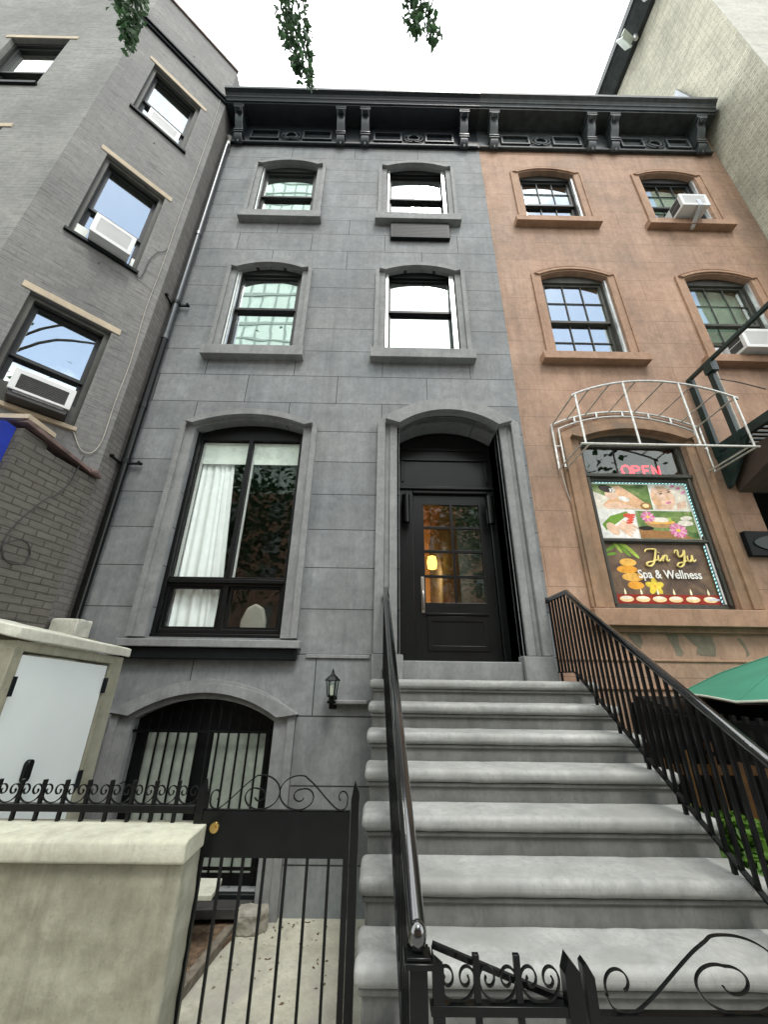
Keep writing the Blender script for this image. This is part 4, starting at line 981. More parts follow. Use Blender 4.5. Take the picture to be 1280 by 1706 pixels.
# face
poly(C['cream'], UP, [(3.60, 3.72), (4.08, 3.72), (4.08, 4.09), (3.615, 4.09)], y1, 'photo_panel')
poly(C['skin2'], UP, ell(3.76, 3.90, .155, .175, 20), y2)
poly(C['skin2'], UP, [(3.62, 3.725), (3.85, 3.725), (3.84, 3.8), (3.66, 3.82)], y2)
poly(C['skin'], UP, ell(3.66, 3.86, .055, .12, 12), y3)
for ex, ez in ((3.745, 3.955), (3.86, 3.985)): poly(C['hair'], UP, ell(ex, ez, .026, .009, 15), y4); poly(C['wood'], UP, ell(ex, ez+.03, .035, .006, 15), y4)
poly(C['skin'], UP, [(3.815, 3.955), (3.85, 3.875), (3.80, 3.872)], y4); poly(C['pink'], UP, ell(3.815, 3.825, .04, .014, 14), y4)
for k in range(4): poly(C['skin2'], UP, ell(3.93+.033*k, 3.775+.01*k, .014, .06, -12), y3)
for fx, fz in ((4.0, 4.04), (3.93, 4.07), (4.05, 3.98)): poly(C['pink2'], UP, ell(fx, fz, .04, .02, 30), y3); poly(C['pink'], UP, ell(fx+.01, fz, .02, .01, -20), y4)
# manicure
poly(C['white'], UP, [(2.83, 3.315), (3.30, 3.315), (3.315, 3.70), (2.83, 3.70)], y1, 'photo_panel')
poly(C['green'], UP, [(2.86, 3.50), (2.99, 3.62), (3.22, 3.69), (3.24, 3.65), (3.06, 3.52), (2.9, 3.42)], y2)
for k in range(4): poly(C['skin2'], UP, ell(3.13+.03*k, 3.41+.032*k, .115, .023, -42+4*k), y3); 
poly(C['skin2'], UP, ell(2.99, 3.44, .10, .065, -50), y3)
for k in range(4): poly(C['red'], UP, ell(3.225+.018*k, 3.53+.035*k, .05, .017, 8), y4)
poly(C['red'], UP, ell(3.22, 3.63, .06, .03, 0), y3)
# flowers
poly(C['bgreen'], UP, [(3.32, 3.315), (4.08, 3.315), (4.08, 3.70), (3.335, 3.70)], y1, 'photo_panel')
poly(C['wood'], UP, [(3.32, 3.318), (4.0, 3.318), (3.85, 3.41), (3.325, 3.44)], y2)
poly(C['dark'], UP, ell(3.42, 3.455, .10, .03), y3)
poly(C['wood2'], UP, ell(3.62, 3.545, .20, .085, 0, 20, 180, 360), y3); poly(C['orange2'], UP, ell(3.62, 3.545, .20, .03), y4)
poly(C['cream'], UP, ell(3.64, 3.575, .12, .035), y5)
def flower(cx, cz, r, n=12):
    for k in range(n):
        a = 360*k/n; poly(C['pink2' if k % 2 else 'pink'], UP, ell(cx+r*.58*math.cos(R(a)), cz+r*.5*math.sin(R(a)), r*.45, r*.17, a), y5-.0012*(k % 2))
    poly(C['yellow'], UP, ell(cx, cz, r*.24, r*.2), y5-.003)
flower(3.48, 3.615, .095); flower(3.83, 3.43, .115, 14)
poly(C['cream'], UP, ell(3.98, 3.60, .08, .03, 6), y3); poly(C['cream'], UP, ell(3.95, 3.53, .10, .04, 0), y3); poly(C['green2'], UP, ell(3.76, 3.58, .02, .03), y4)
# lower poster
LP_ = thing('spa_poster', 'lower brown window poster reading Jin Yu Spa & Wellness above candles', 'poster', (3.47, .07, 2.5), 'posters in the spa window')
UPs = UP; UP = LP_
poly(C['bbrown'], UP, [(2.82, 2.48), (4.11, 2.48), (4.11, 3.24), (2.82, 3.24)], Y0+.03, 'backing')
for k, (cx, cz, a, b, r_) in enumerate([(2.90, 3.18, .10, .022, 30), (2.98, 3.20, .10, .02, -60), (3.06, 3.16, .11, .025, -55), (3.15, 3.14, .12, .025, -50), (2.88, 3.10, .08, .018, 10), (3.10, 3.19, .10, .02, -35)]):
    poly(C['green2' if k % 2 else 'green'], UP, ell(cx, cz, a, b, r_), y1-.0008*k, 'leaf_shape')
for k, (cx, cz, a, b) in enumerate([(3.07, 2.995, .105, .05), (3.04, 2.905, .13, .05), (3.09, 2.81, .135, .052), (3.10, 2.71, .10, .05)]):
    poly(C['orange' if k % 2 else 'orange2'], UP, ell(cx, cz, a, b), y3, 'pebble_shape')
for k in range(5):
    a = 90+72*k; poly(C['yellow'], UP, ell(3.33+.055*math.cos(R(a)), 2.70+.05*math.sin(R(a)), .06, .036, a), y4-.0006*k, 'petal_shape')
poly(C['orange'], UP, ell(3.33, 2.70, .018, .016), y5-.002)
poly(C['maroon'], UP, [(2.84, 2.49), (4.08, 2.49), (4.08, 2.60), (2.84, 2.60)], y1-.0015, 'tray_shape')
for cx in (2.95, 3.145, 3.345, 3.54, 3.745, 3.955):
    poly(C['candle'], UP, ell(cx, 2.545, .085, .036), y3-.001, 'candle_shape'); poly(C['cream'], UP, ell(cx, 2.56, .07, .018), y4-.001, 'candle_shape')
    poly(C['flame'], UP, [(cx-.012, 2.60), (cx-.014, 2.63), (cx, 2.675), (cx+.012, 2.63), (cx+.008, 2.60)], y4-.001, 'flame_shape')
poly(C['lilac'], UP, [(3.93, 2.535), (4.07, 2.535), (4.07, 2.555), (3.93, 2.555)], y5-.002)
q = MB(); text_bm(q, 'Spa & Wellness', 3.145, Y0-.002, 2.795, .148, .003, 0, .84, .0022); q.build('lettering', C['white'], UP)
# brush script lettering: stroked curves
def stroke(q, pts, w):
    P = smooth([(x, Y0, z) for x, z in pts], 6); n = len(P)
    q.tube(P, [w*(.55+.45*math.sin(math.pi*min(1, max(0, i/(n-1)))))for i in range(n)], 6)
q = MB(); S = 1.0
J = [(3.30, 3.125), (3.32, 3.155), (3.37, 3.165), (3.44, 3.16), (3.425, 3.10), (3.40, 3.03), (3.37, 2.975), (3.33, 2.945), (3.29, 2.955), (3.295, 2.985), (3.34, 3.0), (3.39, 3.01), (3.43, 3.03)]
i_ = [(3.46, 3.085), (3.45, 3.05), (3.445, 3.02), (3.46, 3.012), (3.48, 3.03), (3.50, 3.06)]
n_ = [(3.515, 3.085), (3.505, 3.05), (3.497, 3.013), (3.515, 3.05), (3.54, 3.08), (3.56, 3.078), (3.556, 3.045), (3.552, 3.018), (3.567, 3.012), (3.59, 3.035)]
Yc = [(3.67, 3.115), (3.685, 3.15), (3.715, 3.15), (3.71, 3.11), (3.715, 3.075), (3.745, 3.075), (3.78, 3.11), (3.80, 3.155), (3.785, 3.08), (3.765, 3.01), (3.735, 2.96), (3.695, 2.94), (3.665, 2.955), (3.685, 2.985), (3.74, 3.0), (3.80, 3.02)]
u_ = [(3.825, 3.085), (3.815, 3.05), (3.818, 3.018), (3.84, 3.012), (3.865, 3.04), (3.88, 3.085), (3.873, 3.04), (3.88, 3.013), (3.90, 3.02), (3.915, 3.035)]
for p in (J, i_, n_, Yc, u_): stroke(q, p, .0135)
q.tube([(3.468, Y0, 3.118), (3.472, Y0, 3.124)], .012, 8)
q.build('lettering', C['gold'], UP)
# LED border of the window
led = thing('led_strip', 'teal and white LED rope light bordering the spa posters', 'light strip', (3.47, .06, 2.5))
m_, nt_, b_ = new_mat('rope_light')
sp = nt_.nodes.new('ShaderNodeSeparateXYZ'); nt_.links.new(pos(nt_), sp.inputs[0])
on = mth(nt_, 'GREATER_THAN', mth(nt_, 'SINE', mth(nt_, 'MULTIPLY', mth(nt_, 'SUBTRACT', sp.outputs[0], sp.outputs[2]), 2*math.pi/.045)), 0)
lc = mix(nt_, on, (.02, .09, .11), (.45, .9, .9)); nt_.links.new(lc, b_.inputs['Base Color']); nt_.links.new(lc, b_.inputs['Emission Color'])
nt_.links.new(mth(nt_, 'MULTIPLY', on, .32), b_.inputs['Emission Strength'])
MB().tube([(2.85, .058, 4.09), (4.088, .058, 4.09), (4.09, .058, 4.085), (4.09, .058, 3.34)], .008, 6).build('upper_rope', m_, led)
MB().tube([(4.068, .058, 3.225), (4.068, .058, 2.49)], .008, 6).build('lower_rope', m_, led)
# open sign
os_ = thing('neon_sign', 'red neon sign reading OPEN behind the transom glass', 'neon sign', (3.6, .15, 4.24))
def neon(q, pts, cl=False): q.tube([(x, .13, z) for x, z in pts], .0125, 8, closed=cl)
q = MB()
neon(q, [(p[0], p[1]) for p in ell(3.395, 4.33, .06, .075)], True)
neon(q, [(3.49, 4.255), (3.49, 4.40), (3.55, 4.40), (3.58, 4.385), (3.58, 4.345), (3.55, 4.33), (3.495, 4.33)])
neon(q, [(3.72, 4.26), (3.635, 4.26), (3.635, 4.40), (3.72, 4.40)]); neon(q, [(3.64, 4.33), (3.70, 4.33)])
neon(q, [(3.765, 4.255), (3.765, 4.405), (3.86, 4.255), (3.86, 4.405)])
q.build('lettering', M['neon'], os_, smooth=True)
q = MB(); q.tube([(3.6+.33*math.cos(t), .15, 4.33+.115*math.sin(t)) for t in [2*math.pi*k/32 for k in range(32)]], .006, 6, closed=True); q.build('tube_border', M['tealdark'], os_)
MB().box(2.81, 4.12, .30, .31, 4.0, 4.72).build('back_board', M['acgrill'], os_) if False else None
MB().box(3.28, 3.92, .165, .17, 4.23, 4.44).build('back_plate', M['acdark'], os_)

# AC units of the brown house
BG = 'window air conditioners on the brown house'
window_ac('white air conditioner propped on an arm in the top right brown window', None, 5.44, 5.93, 9.66, 9.97, -.33, .2, 'new', BG, arm=True)
window_ac('white air conditioner in the right second floor brown window behind the green rail', None, 5.48, 6.1, 6.29, 6.64, -.24, .2, 'new', BG)
MB().box(5.28, 5.46, .1, .13, 6.30, 6.62).build('infill_panel', M['white'], BH)

# awning frame (bare tubes)
AF = thing('awning_frame', 'bare galvanised tube frame of a removed awning above the spa window', 'awning frame', (3.43, -.35, 4.2))
def av(y): return [(2.38, 4.23), (2.38, 4.93)]+arc_only(2.38, 4.48, 4.95, .25, 14)+[(4.48, 4.93), (4.48, 4.23)]
MB().tube([(x, -.03, z) for x, z in av(0)], .0145, 8).build('wall_arch', M['galv'], AF, smooth=True)
inn = [(2.47, 4.27), (2.47, 4.88)]+arc_only(2.47, 4.39, 4.885, .235, 14)+[(4.39, 4.88), (4.39, 4.27)]
MB().tube([(x, -.03, z) for x, z in inn], .0125, 8).build('inner_arch', M['galv'], AF, smooth=True)
MB().tube([(x, -.66, z) for x, z in av(0)[1:-1]], .0145, 8).build('front_arch', M['galv'], AF, smooth=True)
MB().tube([(2.36, -.66, 4.23), (4.50, -.66, 4.23)], .0145, 8).build('front_bar', M['galv'], AF)
fa = arc_only(2.38, 4.48, 4.95, .25, 28)
def za(x): 
    w = 1.05; r = (w*w+.0625)/.5; return 4.95+.25-r+math.sqrt(r*r-(x-3.43)**2)
for x in (2.42, 3.07, 3.79, 4.44): MB().tube([(x, -.66, za(x)), (x, -.66, 4.23)], .0135, 8).build('front_strut', M['galv'], AF)
for x in (2.40, 2.62, 2.90, 3.25, 3.61, 3.96, 4.26, 4.46): MB().tube([(x, -.03, za(x)), (x, -.66, za(x))], .0115, 8).build('rib', M['galv'], AF)
for x in (2.38, 2.47, 4.39, 4.48): MB().tube([(x, -.03, 4.24), (x if abs(x-3.43) > 1 else x, -.66, 4.235)], .0115, 8).build('side_bar', M['galv'], AF)
for x in (2.72, 3.05, 3.43, 3.8, 4.1): MB().box(x-.012, x+.012, -.045, -.02, za(x)-.085, za(x)).build('tie', M['galv'], AF)
for z in (4.6,): MB().tube([(2.38, -.03, z), (2.47, -.03, z)], .01, 6).build('tie', M['galv'], AF); MB().tube([(4.39, -.03, z), (4.48, -.03, z)], .01, 6).build('tie', M['galv'], AF)
tag(MB().tube(smooth([(2.40, -.03, 4.22), (2.43, -.02, 3.9), (2.47, -.02, 3.7), (2.50, -.02, 3.52), (2.49, -.02, 3.45)]), .006, 6).build('cable', M['cabw'], None, smooth=True), 'short pale cable hanging from the left foot of the awning frame', 'cable')

# fire escape balcony
FEo = thing('fire_escape', 'dark green steel fire escape balcony on the right of the brown house', 'fire escape', (5.7, -.5, 4.5))
FX0, FX1, FYo = 4.60, 7.1, -1.05
q = MB(); q.box(FX0, FX0+.06, FYo, -.002, 4.52, 4.64).box(FX1-.06, FX1, FYo, -.002, 4.52, 4.64).box(FX0+.061, FX1-.061, FYo, FYo+.05, 4.52, 4.64).box(FX0+.061, FX1-.061, -.05, -.002, 4.52, 4.64).build('platform_frame', M['greensteel'], FEo)
q = MB()
y = FYo+.09
while y < -.08: q.box(FX0+.061, FX1-.061, y, y+.045, 4.60, 4.625); y += .085
q.build('platform_slats', M['greensteel'], FEo)
for y_, w_ in ((-.045, .085), (-.37, .075)): MB().box(FX0-.02, FX0+.0-.0+.03, y_-w_/2, y_+w_/2, 4.45, 5.78).build('post', M['greensteel'], FEo)
MB().box(FX1-.03, FX1, FYo+.001, FYo+.05, 4.641, 5.78).build('post', M['greensteel'], FEo)
MB().box(FX0-.025, FX0+.02, -1.9, -.002, 5.782, 5.83).build('top_rail', M['greensteel'], FEo)
MB().box(FX0-.05, FX0+.05, -.46, -.33, 5.62, 5.79).build('gusset', M['greensteel'], FEo)
MB().tube([(FX0+.08, -.37, 5.75), (FX0+.10, -.35, 4.7)], .018, 8).build('pipe', M['cabw'], FEo)
MB().tube(smooth([(FX0+.06, -.40, 5.5), (FX0+.2, -.5, 5.35), (FX0+.45, -.55, 5.2)]), .008, 6).build('wire', M['cabd'], FEo)
MB().prism([(-.003, 4.0), (-.003, 4.50), (-.5, 4.50), (-.06, 4.02)], FX0-.01, FX0+.04, 'x').build('bracket', M['greensteel'], FEo)
# awning sign below
sg = thing('black_sign', 'black panel with a darker oval, fixed to the brown wall by the frame edge', 'sign', (4.9, -.06, 3.1))
MB().box(4.52, 5.6, -.07, -.002, 3.06, 3.38).build('panel', M['blackmatte'], sg, bevel=.006)
MB().prism(ell(5.02, 3.22, .43, .115, 0, 40), -.085, -.0702, 'y').build('oval_plate', M['greensteel'], sg, bevel=.004)
ed_ = thing('dark_canopy', 'dark shop entrance canopy below the fire escape', 'awning', (5.6, -.4, 3.9))
MB().prism([(-.002, 3.95), (-.002, 4.44), (-.9, 4.40), (-.9, 4.28)], 4.72, 7.1, 'x').build('canopy', M['under'], ed_)

# ------------------------------------------------------------------ right building
RB = thing('tan_brick_building', 'tall tan brick building towering at the right behind the brown house', 'apartment building', (8, 0, 0))
RX = 7.145
MB().box(RX, RX+.3, -1.25, 14, -.4, 18.7).build('side_wall', M['tanbrick'], RB)
MB().box(RX-.003, RX+9, -1.256, -1.2505, -.4, 18.7).build('front_wall', M['tanfront'], RB)
MB().box(RX-.5, RX+9, -1.75, 14.5, 18.702, 18.95).prism([(RX-.12, 18.45), (RX-.001, 18.45), (RX-.001, 18.701), (RX-.45, 18.701)], -1.3, 14.2, 'y').build('eaves', M['cornicebr'], RB)
for k, (y, lab) in enumerate(((.15, 'floodlight under the dark eaves nearest the cornice of the brown house'), (-.72, 'floodlight under the dark eaves at the top edge of the picture'))):
    f = thing('floodlight', lab, 'floodlight', (RX-.3, y, 18.4), 'floodlights under the eaves')
    TR = Matrix.Translation((RX-.42, y, 18.38)) @ Matrix.Rotation(R(25), 4, 'Z') @ Matrix.Rotation(R(-35), 4, 'X')
    MB(TR).box(-.20, .20, -.13, .02, -.05, .0).box(-.2, .2, .06, .10, -.15, .12).build('lamp_head', M['flood'], f, bevel=.01)
    MB().tube([(RX-.42, y, 18.36), (RX-.25, y, 18.5), (RX-.2, y, 18.70)], .03, 8).build('arm', M['silver'], f)
    MB().lathe([(.05, 0), (.07, .1), (.05, .2)], (RX-.16, y-.05, 18.3), 8).build('junction_box', M['silver'], f)
tag(MB().prism([(-.40, 13.0), (-.02, 15.0), (.25, 14.6), (.4, 13.0)], RX-.10, RX-.002, 'x').build('flashing', M['flash'], None), 'gray sheet metal flashing where the brown roof meets the tan brick wall', 'flashing')

# ------------------------------------------------------------------ right front garden
UM = thing('patio_umbrella', 'green cloth patio umbrella with pale piping beside the brown house', 'umbrella', (3.75, -1.2, -.3))
def canopy(z_off=0, sc=1):
    q = MB(); n = 8; top = q.v((3.84, -1.2, 1.97+z_off)); rings = []
    for r_, z in ((.45, 1.87), (.85, 1.72), (1.25*sc, 1.515)):
        ring = []
        for k in range(n*6):
            a = 2*math.pi*k/(n*6)+R(10); f = 1-.045*math.sin((k % 6)/6*math.pi)*(r_/1.25); zz = z-.03*math.sin((k % 6)/6*math.pi)*(r_ < 1.2)+.03*math.sin((k % 6)/6*math.pi)*(r_ > 1.2)
            ring.append(q.v((3.84+r_*f*math.cos(a), -1.2+r_*f*math.sin(a), zz+z_off)))
        rings.append(ring)
    N_ = n*6
    for k in range(N_): q.f([top, rings[0][k], rings[0][(k+1)%N_]])
    for A, B in zip(rings, rings[1:]):
        for k in range(N_): q.f([A[k], B[k], B[(k+1)%N_], A[(k+1)%N_]])
    return q, [v.co.copy() for v in rings[-1]]
q, rim = canopy(); q.build('canopy', M['greencloth'], UM, smooth=True)
q, _ = canopy(-.02, .99); q.build('lining', M['under'], UM, smooth=True)
for k in range(8):
    a = 2*math.pi*k/8+R(10); MB().tube([(3.84+rd*math.cos(a), -1.2+rd*math.sin(a), z+.003) for rd, z in ((.02, 1.968), (.45, 1.87), (.85, 1.72), (1.25, 1.515))], .006, 5).build('seam', M['greencloth'], UM)
MB().tube(rim, .009, 6, closed=True).build('piping', M['cream'] if 'cream' in M else M['coping'], UM)
MB().tube([(3.84, -1.2, -.3), (3.84, -1.2, 2.04)], .025, 10).build('pole', M['slat'], UM)
EN = thing('iron_enclosure', 'black iron fence of close upright bars around the sunken front garden', 'fence', (2.4, -1.3, -.3))
xe = 2.42
for a, b in ((1.36, 1.40), (1.16, 1.185), (-.2, -.17)): MB().box(xe-.012, xe+.012, -2.7, -.45, a, b).build('rail', M['black'], EN)
y = -.47
while y > -2.7: MB().box(xe-.013, xe+.013, y-.013, y+.013, -.3, 1.44).build('bar', M['black'], EN); y -= .10
MB().box(xe-.02, xe+.02, -.47, -.43, -.3, 1.46).build('post', M['black'], EN)
MB().box(xe+.013, xe+1.3, -.47, -.44, 1.36, 1.40).build('rail', M['black'], EN)
WF = thing('wooden_slat_fence', 'amber wooden slat screen in shade behind the black iron bars', 'fence', (3.2, -.3, -.3))
for k in range(11):
    x = 2.64+k*.24; MB().box(x, x+.055, -.32, -.29, -.3, .98+.07*(k*7 % 3)).build('slat', M['slat'], WF)
for a in (.2, .85): MB().box(2.6, 5.3, -.289, -.26, a, a+.08).build('rail', M['slat'], WF)
dk = thing('dark_lean_to', 'dark lean-to roof under the green umbrella beside the brown wall', 'shelter', (3.9, -.6, -.3))
MB().prism([(-.02, 1.44), (-.02, 1.50), (-1.0, 1.36), (-1.0, 1.31)], 2.72, 6.8, 'x').build('roof', M['blackmatte'], dk)
MB().box(2.74, 6.8, -.06, -.025, -.3, 1.435).build('back_panel', M['blackmatte'], dk)
for x in (4.2, 6.0): MB().box(x, x+.08, -.98, -.90, -.3, 1.315).build('post', M['blackmatte'], dk)
MB().box(4.0, 5.4, -1.9, -1.35, -.3, .62).build('cupboard', M['blackmatte'], dk)

def leaf_cloud(q, pts, size, rnd, kind='ivy'):
    for p in pts:
        a = rnd.uniform(0, 2*math.pi); tilt = rnd.uniform(-.9, .9); s_ = size*rnd.uniform(.6, 1.25)
        Mx = Matrix.Translation(p) @ Matrix.Rotation(a, 4, 'Z') @ Matrix.Rotation(tilt, 4, 'X') @ Matrix.Rotation(rnd.uniform(-.6, .6), 4, 'Y')
        if kind == 'ivy': sh = [(0, -.5, 0), (.42, -.2, .06), (.3, .25, .05), (0, .6, -.05), (-.3, .25, .05), (-.42, -.2, .06)]
        else: sh = None
        if sh:
            vs = [q.bm.verts.new(Mx @ Vector(v)*1 if False else Mx @ (Vector(v)*s_)) for v in sh]
            try: q.bm.faces.new(vs)
            except ValueError: pass
rnd = random.Random(11)
def hedge(lab, xr, yr, zr, n):
    o = thing('ivy_bush', lab, 'bush', ((xr[0]+xr[1])/2, (yr[0]+yr[1])/2, -.3), 'ivy bushes in the sunken garden')
    q = MB(); pts = []
    for _ in range(n):
        u, v = rnd.random(), rnd.random(); x = xr[0]+(xr[1]-xr[0])*u; y = yr[0]+(yr[1]-yr[0])*v
        h = zr[0]+(zr[1]-zr[0])*(.55+.45*noise.noise(Vector((x*2.5, y*2.5, 1)))+.25*math.sin(math.pi*u))
        pts.append(Vector((x, y, h-rnd.random()**2*.35)))
    leaf_cloud(q, pts, .075, rnd); q.build('foliage', M['ivy'], o)
    q = MB()
    for _ in range(14):
        x = rnd.uniform(*xr); y = rnd.uniform(*yr); q.tube([(x, y, -.31), (x+rnd.uniform(-.1, .1), y+rnd.uniform(-.1, .1), zr[0]+.1)], .008, 5)
    q.build('stem', M['bark'], o)
hedge('bright green ivy bush close behind the right stair railing', (2.2, 2.75), (-2.5, -.75), (.15, .78), 2600)
hedge('deep green ivy bush in shade under the umbrella', (2.85, 3.9), (-2.3, -1.0), (.05, .7), 1600)

# ------------------------------------------------------------------ stoop gate and front fence
FP = -2.88
ff = thing('low_iron_fence', 'low black iron fence panel of pickets and U scrolls at the stoop foot', 'fence', (.38, FP, 0))
MB().box(.17, .60, FP-.016, FP+.016, .742, .765).build('rail', M['black'], ff, bevel=.002)
MB().box(.17, .60, FP-.016, FP+.016, .08, .105).build('rail', M['black'], ff, bevel=.002)
for x in (.312, .437): MB().box(x-.010, x+.010, FP-.008, FP+.008, .02, .872).build('picket', M['black'], ff, bevel=.002)
for a, b in ((.19, .31), (.315, .435), (.44, .565)): MB().ribbon([(x, FP-.002, z) for x, z in lyre(a, b, .767, .082)], .009, .005).build('scroll', M['black'], ff)
MB().prism([(.178, .02), (.178, .885), (.186, .862), (.212, .845), (.212, .02)], FP-.014, FP+.014, 'y').build('post', M['black'], ff)
MB().prism([(.575, .02), (.575, .835), (.592, .874), (.622, .84), (.622, .02)], FP-.02, FP+.02, 'y').build('post', M['black'], ff)
MB().tube([(.185, FP+.04, .872), (.60, FP+.05, .74)], .0105, 4).build('brace', M['black'], ff)
sgt = thing('stoop_gate', 'low black iron gate with large scrolls at the right of the stoop foot', 'gate', (1.25, FP, 0))
MB().prism([(.634, .02), (.634, .853), (.644, .862), (.664, .83), (.664, .02)], FP-.02, FP+.02, 'y').build('post', M['black'], sgt)
MB().prism([(1.842, .02), (1.842, .84), (1.872, .87), (1.872, .02)], FP-.02, FP+.02, 'y').build('post', M['black'], sgt)
for a in (.722, .06): MB().box(.665, 1.841, FP-.014, FP+.014, a, a+.024).build('rail', M['black'], sgt)
for x0 in (.672, 1.834): MB().ribbon(smooth([(x, FP-.002, z) for x, z in gate_scroll(x0, 1.253, .745, .175)], 3), .009, .0045).build('scroll', M['black'], sgt)
for i in range(8):
    x = .79+i*.132; MB().box(x-.007, x+.007, FP-.007, FP+.007, .086, .722).build('bar', M['black'], sgt)

# ------------------------------------------------------------------ tree with drooping ginkgo branches
CAMP = Vector((0, -4.5, 1.65)); th, ya, ro, fpx = R(23.2488), R(.42374), R(.78987), 640.0
fw = Vector((math.sin(ya)*math.cos(th), math.cos(ya)*math.cos(th), math.sin(th)))
rt = Vector((math.cos(ya), -math.sin(ya), 0)); up = rt.cross(fw)
rt2 = rt*math.cos(ro)+up*math.sin(ro); up2 = -rt*math.sin(ro)+up*math.cos(ro)
TREE = thing('ginkgo_tree', 'ginkgo street tree, its leafy twigs drooping into the top of the view', 'tree', (-1.6, -6.3, 0))
q = MB(); q.tube([(-1.6, -6.3, 0), (-1.62, -6.3, 1.5), (-1.55, -6.25, 3.5), (-1.5, -6.2, 6), (-1.4, -6.1, 9), (-1.3, -6, 12)], [.2, .16, .14, .12, .09, .04], 12); q.build('trunk', M['bark'], TREE, smooth=True)
rnd = random.Random(5)
ql = MB()
def ginkgo(p, s_, rnd):
    Mx = Matrix.Translation(p) @ Matrix.Rotation(rnd.uniform(0, 6.28), 4, 'Z') @ Matrix.Rotation(rnd.uniform(-.9, .9)+math.pi, 4, 'X') @ Matrix.Rotation(rnd.uniform(-.7, .7), 4, 'Y')
    fan = [Vector((0, 0, 0))]
    st = Vector((0, 0, -.9))
    for k in range(7):
        a = R(-52+104*k/6); rr = 1.0 if k != 3 else .78
        fan.append(Vector((math.sin(a)*rr, .12*math.sin(k*1.3), math.cos(a)*rr)))
    vs = [ql.bm.verts.new(Mx @ (v*s_)) for v in fan]
    for i in range(1, 7): ql.bm.faces.new([vs[0], vs[i], vs[i+1]])
    a = ql.bm.verts.new(Mx @ (st*s_)); b = ql.bm.verts.new(Mx @ (Vector((.04, 0, 0))*s_)); ql.bm.faces.new([a, vs[0], b])
qb = MB()
# anchor points of the hanging twigs, in metres: start (high), tip (low), leaves, leaf size
twigs = [((-3.08, -2.95, 8.75), (-2.84, -2.62, 7.95), 190, .062, .15), ((-2.85, -2.95, 8.75), (-2.80, -2.66, 8.08), 100, .062, .11),
         ((-1.20, -2.95, 8.75), (-.99, -2.55, 7.78), 200, .06, .13), ((-1.0, -2.95, 8.75), (-.86, -2.48, 7.60), 115, .06, .10), ((-1.25, -2.93, 8.7), (-1.12, -2.66, 8.05), 60, .06, .10),
         ((.22, -2.95, 8.75), (.30, -2.72, 8.14), 130, .06, .12), ((.42, -2.95, 8.75), (.47, -2.68, 8.02), 60, .06, .10), ((.3, -2.95, 8.75), (.55, -2.7, 8.15), 35, .06, .09)]
for a, b, n, s_, spread in twigs:
    a, b = Vector(a), Vector(b); pts = [a.lerp(b, t)+Vector((0, .06*math.sin(t*3.0), .10*math.sin(math.pi*t))) for t in [k/8 for k in range(9)]]
    qb.tube(pts, [.008-.0007*k for k in range(9)], 5)
    for _ in range(n):
        t = rnd.random()**.75; p = a.lerp(b, t)+Vector((0, .06*math.sin(t*3.0), .10*math.sin(math.pi*t))); k = spread*(1.15-.75*t)
        ginkgo(p+Vector((rnd.gauss(0, k*.5), rnd.gauss(0, k*.5), rnd.gauss(0, k*.5)-.03)), s_*rnd.uniform(.7, 1.15), rnd)
qb.tube(smooth([(-1.5, -6.2, 6), (-1.7, -5.0, 8.2), (-2.5, -3.8, 9.1), (-3.0, -2.95, 8.75)]), .03, 7)
qb.tube(smooth([(-1.45, -6.15, 6.6), (-1.3, -5.0, 8.6), (-1.2, -3.8, 9.2), (-1.1, -2.95, 8.75)]), .03, 7)
qb.tube(smooth([(-1.42, -6.1, 7), (-.8, -5.0, 9.0), (-.2, -3.8, 9.5), (.3, -2.95, 8.75)]), .03, 7)
qb.build('branch', M['bark'], TREE, smooth=True)
for _ in range(1500):
    c = Vector((rnd.gauss(-3.0, 1.2), rnd.gauss(-6.6, .9), rnd.gauss(10.6, .7)))
    if c.z < 9.6: continue
    ginkgo(c, .085, rnd)
ql.build('crown', M['leaf'], TREE)

# ------------------------------------------------------------------ street opposite (seen mirrored in the glass)
OB = thing('opposite_row_house', 'row of brownstones across the street, mirrored in the glass', 'townhouse', (0, -24, 0))
MB().box(-30, 30, -30, -24, -.3, 15.5).build('wall', M['oppbrick'], OB)
q = MB()
for i in range(18):
    for z in (1.2, 4.6, 7.6, 10.4, 13): q.box(-29+i*3.3, -27.7+i*3.3, -24.0+.0, -23.98, z, z+1.7)
q.build('windows', M['oppglass'], OB)['kind'] = 'stuff'
TW = thing('glass_tower', 'pale green glass tower beyond the opposite roofs, mirrored in a window', 'tower', (-20, -44, 0))
MB().box(-34, -10, -60, -44, 0, 105).build('wall', M['tower'], TW)
q = MB()
for i in range(11): q.box(-34+i*2.4-.17, -34+i*2.4+.17, -43.999, -43.9, 12, 105)
for k in range(27): q.box(-34, -10, -43.899, -43.84, 12+k*3.5, 12+k*3.5+(.7 if k % 2 else .35))
q.build('mullion_grid', M['towergrid'], TW)
rnd = random.Random(9)
for tx, ty_ in ((-8, -15), (-2.5, -17), (4.2, -15), (11, -16)):
    t = thing('street_tree', 'street tree across the road, mirrored in the parlour glass', 'tree', (tx, ty_, 0), 'trees across the road')
    MB().tube([(tx, ty_, 0), (tx+.1, ty_, 2.5), (tx, ty_, 9)], [.2, .15, .06], 8).build('trunk', M['bark'], t)
    q = MB(); pts = [Vector((tx+rnd.gauss(0, 1.9), ty_+rnd.gauss(0, 1.5), 9.2+rnd.gauss(0, 2.3))) for _ in range(2400)]
    leaf_cloud(q, pts, .32, rnd); q.build('crown', M['leaf'], t)

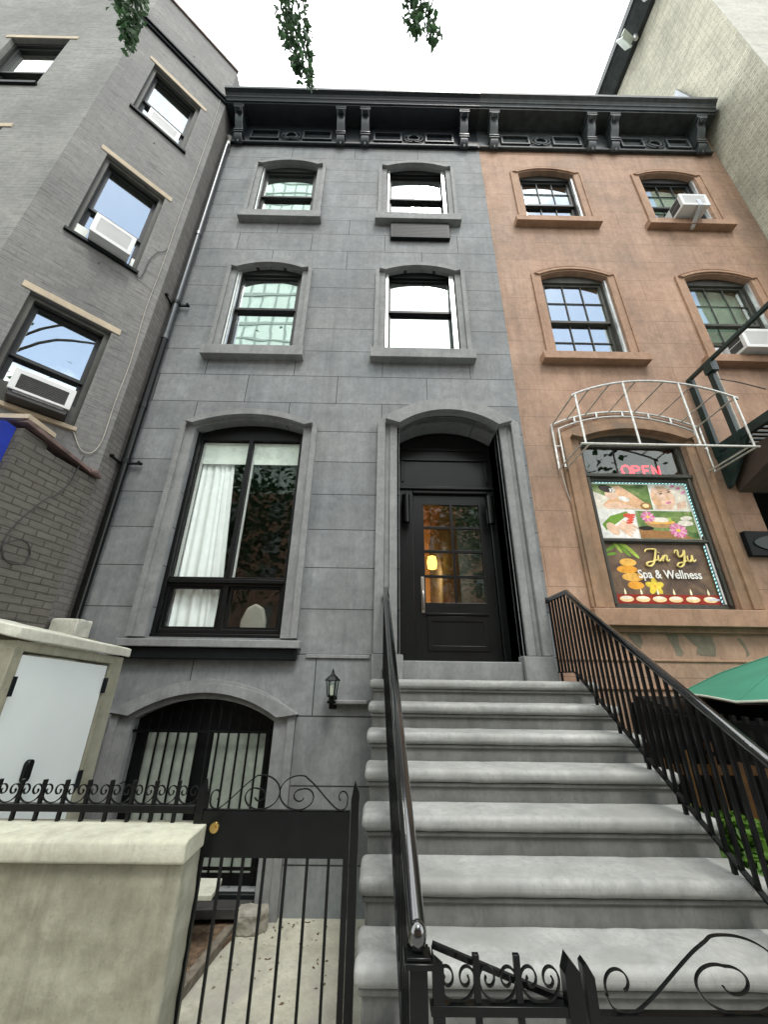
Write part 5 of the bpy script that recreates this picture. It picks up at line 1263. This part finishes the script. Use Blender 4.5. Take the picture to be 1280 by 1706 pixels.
# ------------------------------------------------------------------ sky, sun, camera
SUN_EL, SUN_AZ = R(58), R(18)     # azimuth to the right of the street side (-y)
W = bpy.data.worlds.new('World'); scene.world = W; W.use_nodes = True
nt = W.node_tree; nt.nodes.clear()
out = nt.nodes.new('ShaderNodeOutputWorld'); bg = nt.nodes.new('ShaderNodeBackground'); nt.links.new(bg.outputs[0], out.inputs[0])
sky = nt.nodes.new('ShaderNodeTexSky'); sky.sky_type = 'NISHITA'; sky.sun_disc = False; sky.sun_elevation = SUN_EL; sky.dust_density = .3; sky.ozone_density = 2
sd = Vector((math.sin(SUN_AZ)*math.cos(SUN_EL), -math.cos(SUN_AZ)*math.cos(SUN_EL), math.sin(SUN_EL)))
sky.sun_rotation = math.atan2(sd.x, sd.y)
tc = nt.nodes.new('ShaderNodeTexCoord'); g = tc.outputs['Generated']
n1 = noise_tex(nt, stretch(nt, g, (1, 1, 1.6)), 3.2, 9, .58, .35)
dp_ = nt.nodes.new('ShaderNodeVectorMath'); dp_.operation = 'DOT_PRODUCT'; nt.links.new(g, dp_.inputs[0]); dp_.inputs[1].default_value = Vector((.46, -.52, .72)).normalized()
hole = nt.nodes.new('ShaderNodeMapRange'); hole.inputs[1].default_value = .94; hole.inputs[2].default_value = .992; hole.inputs[3].default_value = .72; hole.inputs[4].default_value = -.22
nt.links.new(dp_.outputs['Value'], hole.inputs[0])
cov = mth(nt, 'ADD', mth(nt, 'MULTIPLY', mth(nt, 'SUBTRACT', n1, .5), 2.2), hole.outputs[0])
cl_ = ramp(nt, cov, [(.02, (0, 0, 0)), (.42, (1, 1, 1))])
n2 = noise_tex(nt, g, 2.0, 6, .6)
cloud = ramp(nt, n2, [(.3, (12.0, 12.6, 13.0)), (.65, (21, 21.3, 21.3))])
blue = mix(nt, .16, mix(nt, 1.0, sky.outputs[0], (1.5, 1.5, 1.5), 'MULTIPLY'), cloud)
nt.links.new(mix(nt, cl_, blue, cloud), bg.inputs['Color']); bg.inputs['Strength'].default_value = .1
sl = bpy.data.lights.new('sun', 'SUN'); sl.energy = 1.2; sl.angle = R(14); sl.color = (1, .96, .9)
so = bpy.data.objects.new('sun', sl); COL.objects.link(so); so.rotation_euler = sd.to_track_quat('Z', 'Y').to_euler()
cam = bpy.data.cameras.new('camera'); co = bpy.data.objects.new('camera', cam); COL.objects.link(co)
cam.sensor_fit = 'VERTICAL'; cam.sensor_height = 36; cam.sensor_width = 27; cam.lens = 36*640/1706; cam.clip_start = .02; cam.clip_end = 2000
mw = Matrix.Identity(4)
for i in range(3): mw[i][0], mw[i][1], mw[i][2], mw[i][3] = rt2[i], up2[i], -fw[i], CAMP[i]
co.matrix_world = mw; scene.camera = co
vs = scene.view_settings; vs.view_transform = 'Standard'; vs.look = 'None'; vs.exposure = 1.0; vs.gamma = 1
scene.cycles.max_bounces = 8; scene.cycles.transparent_max_bounces = 16
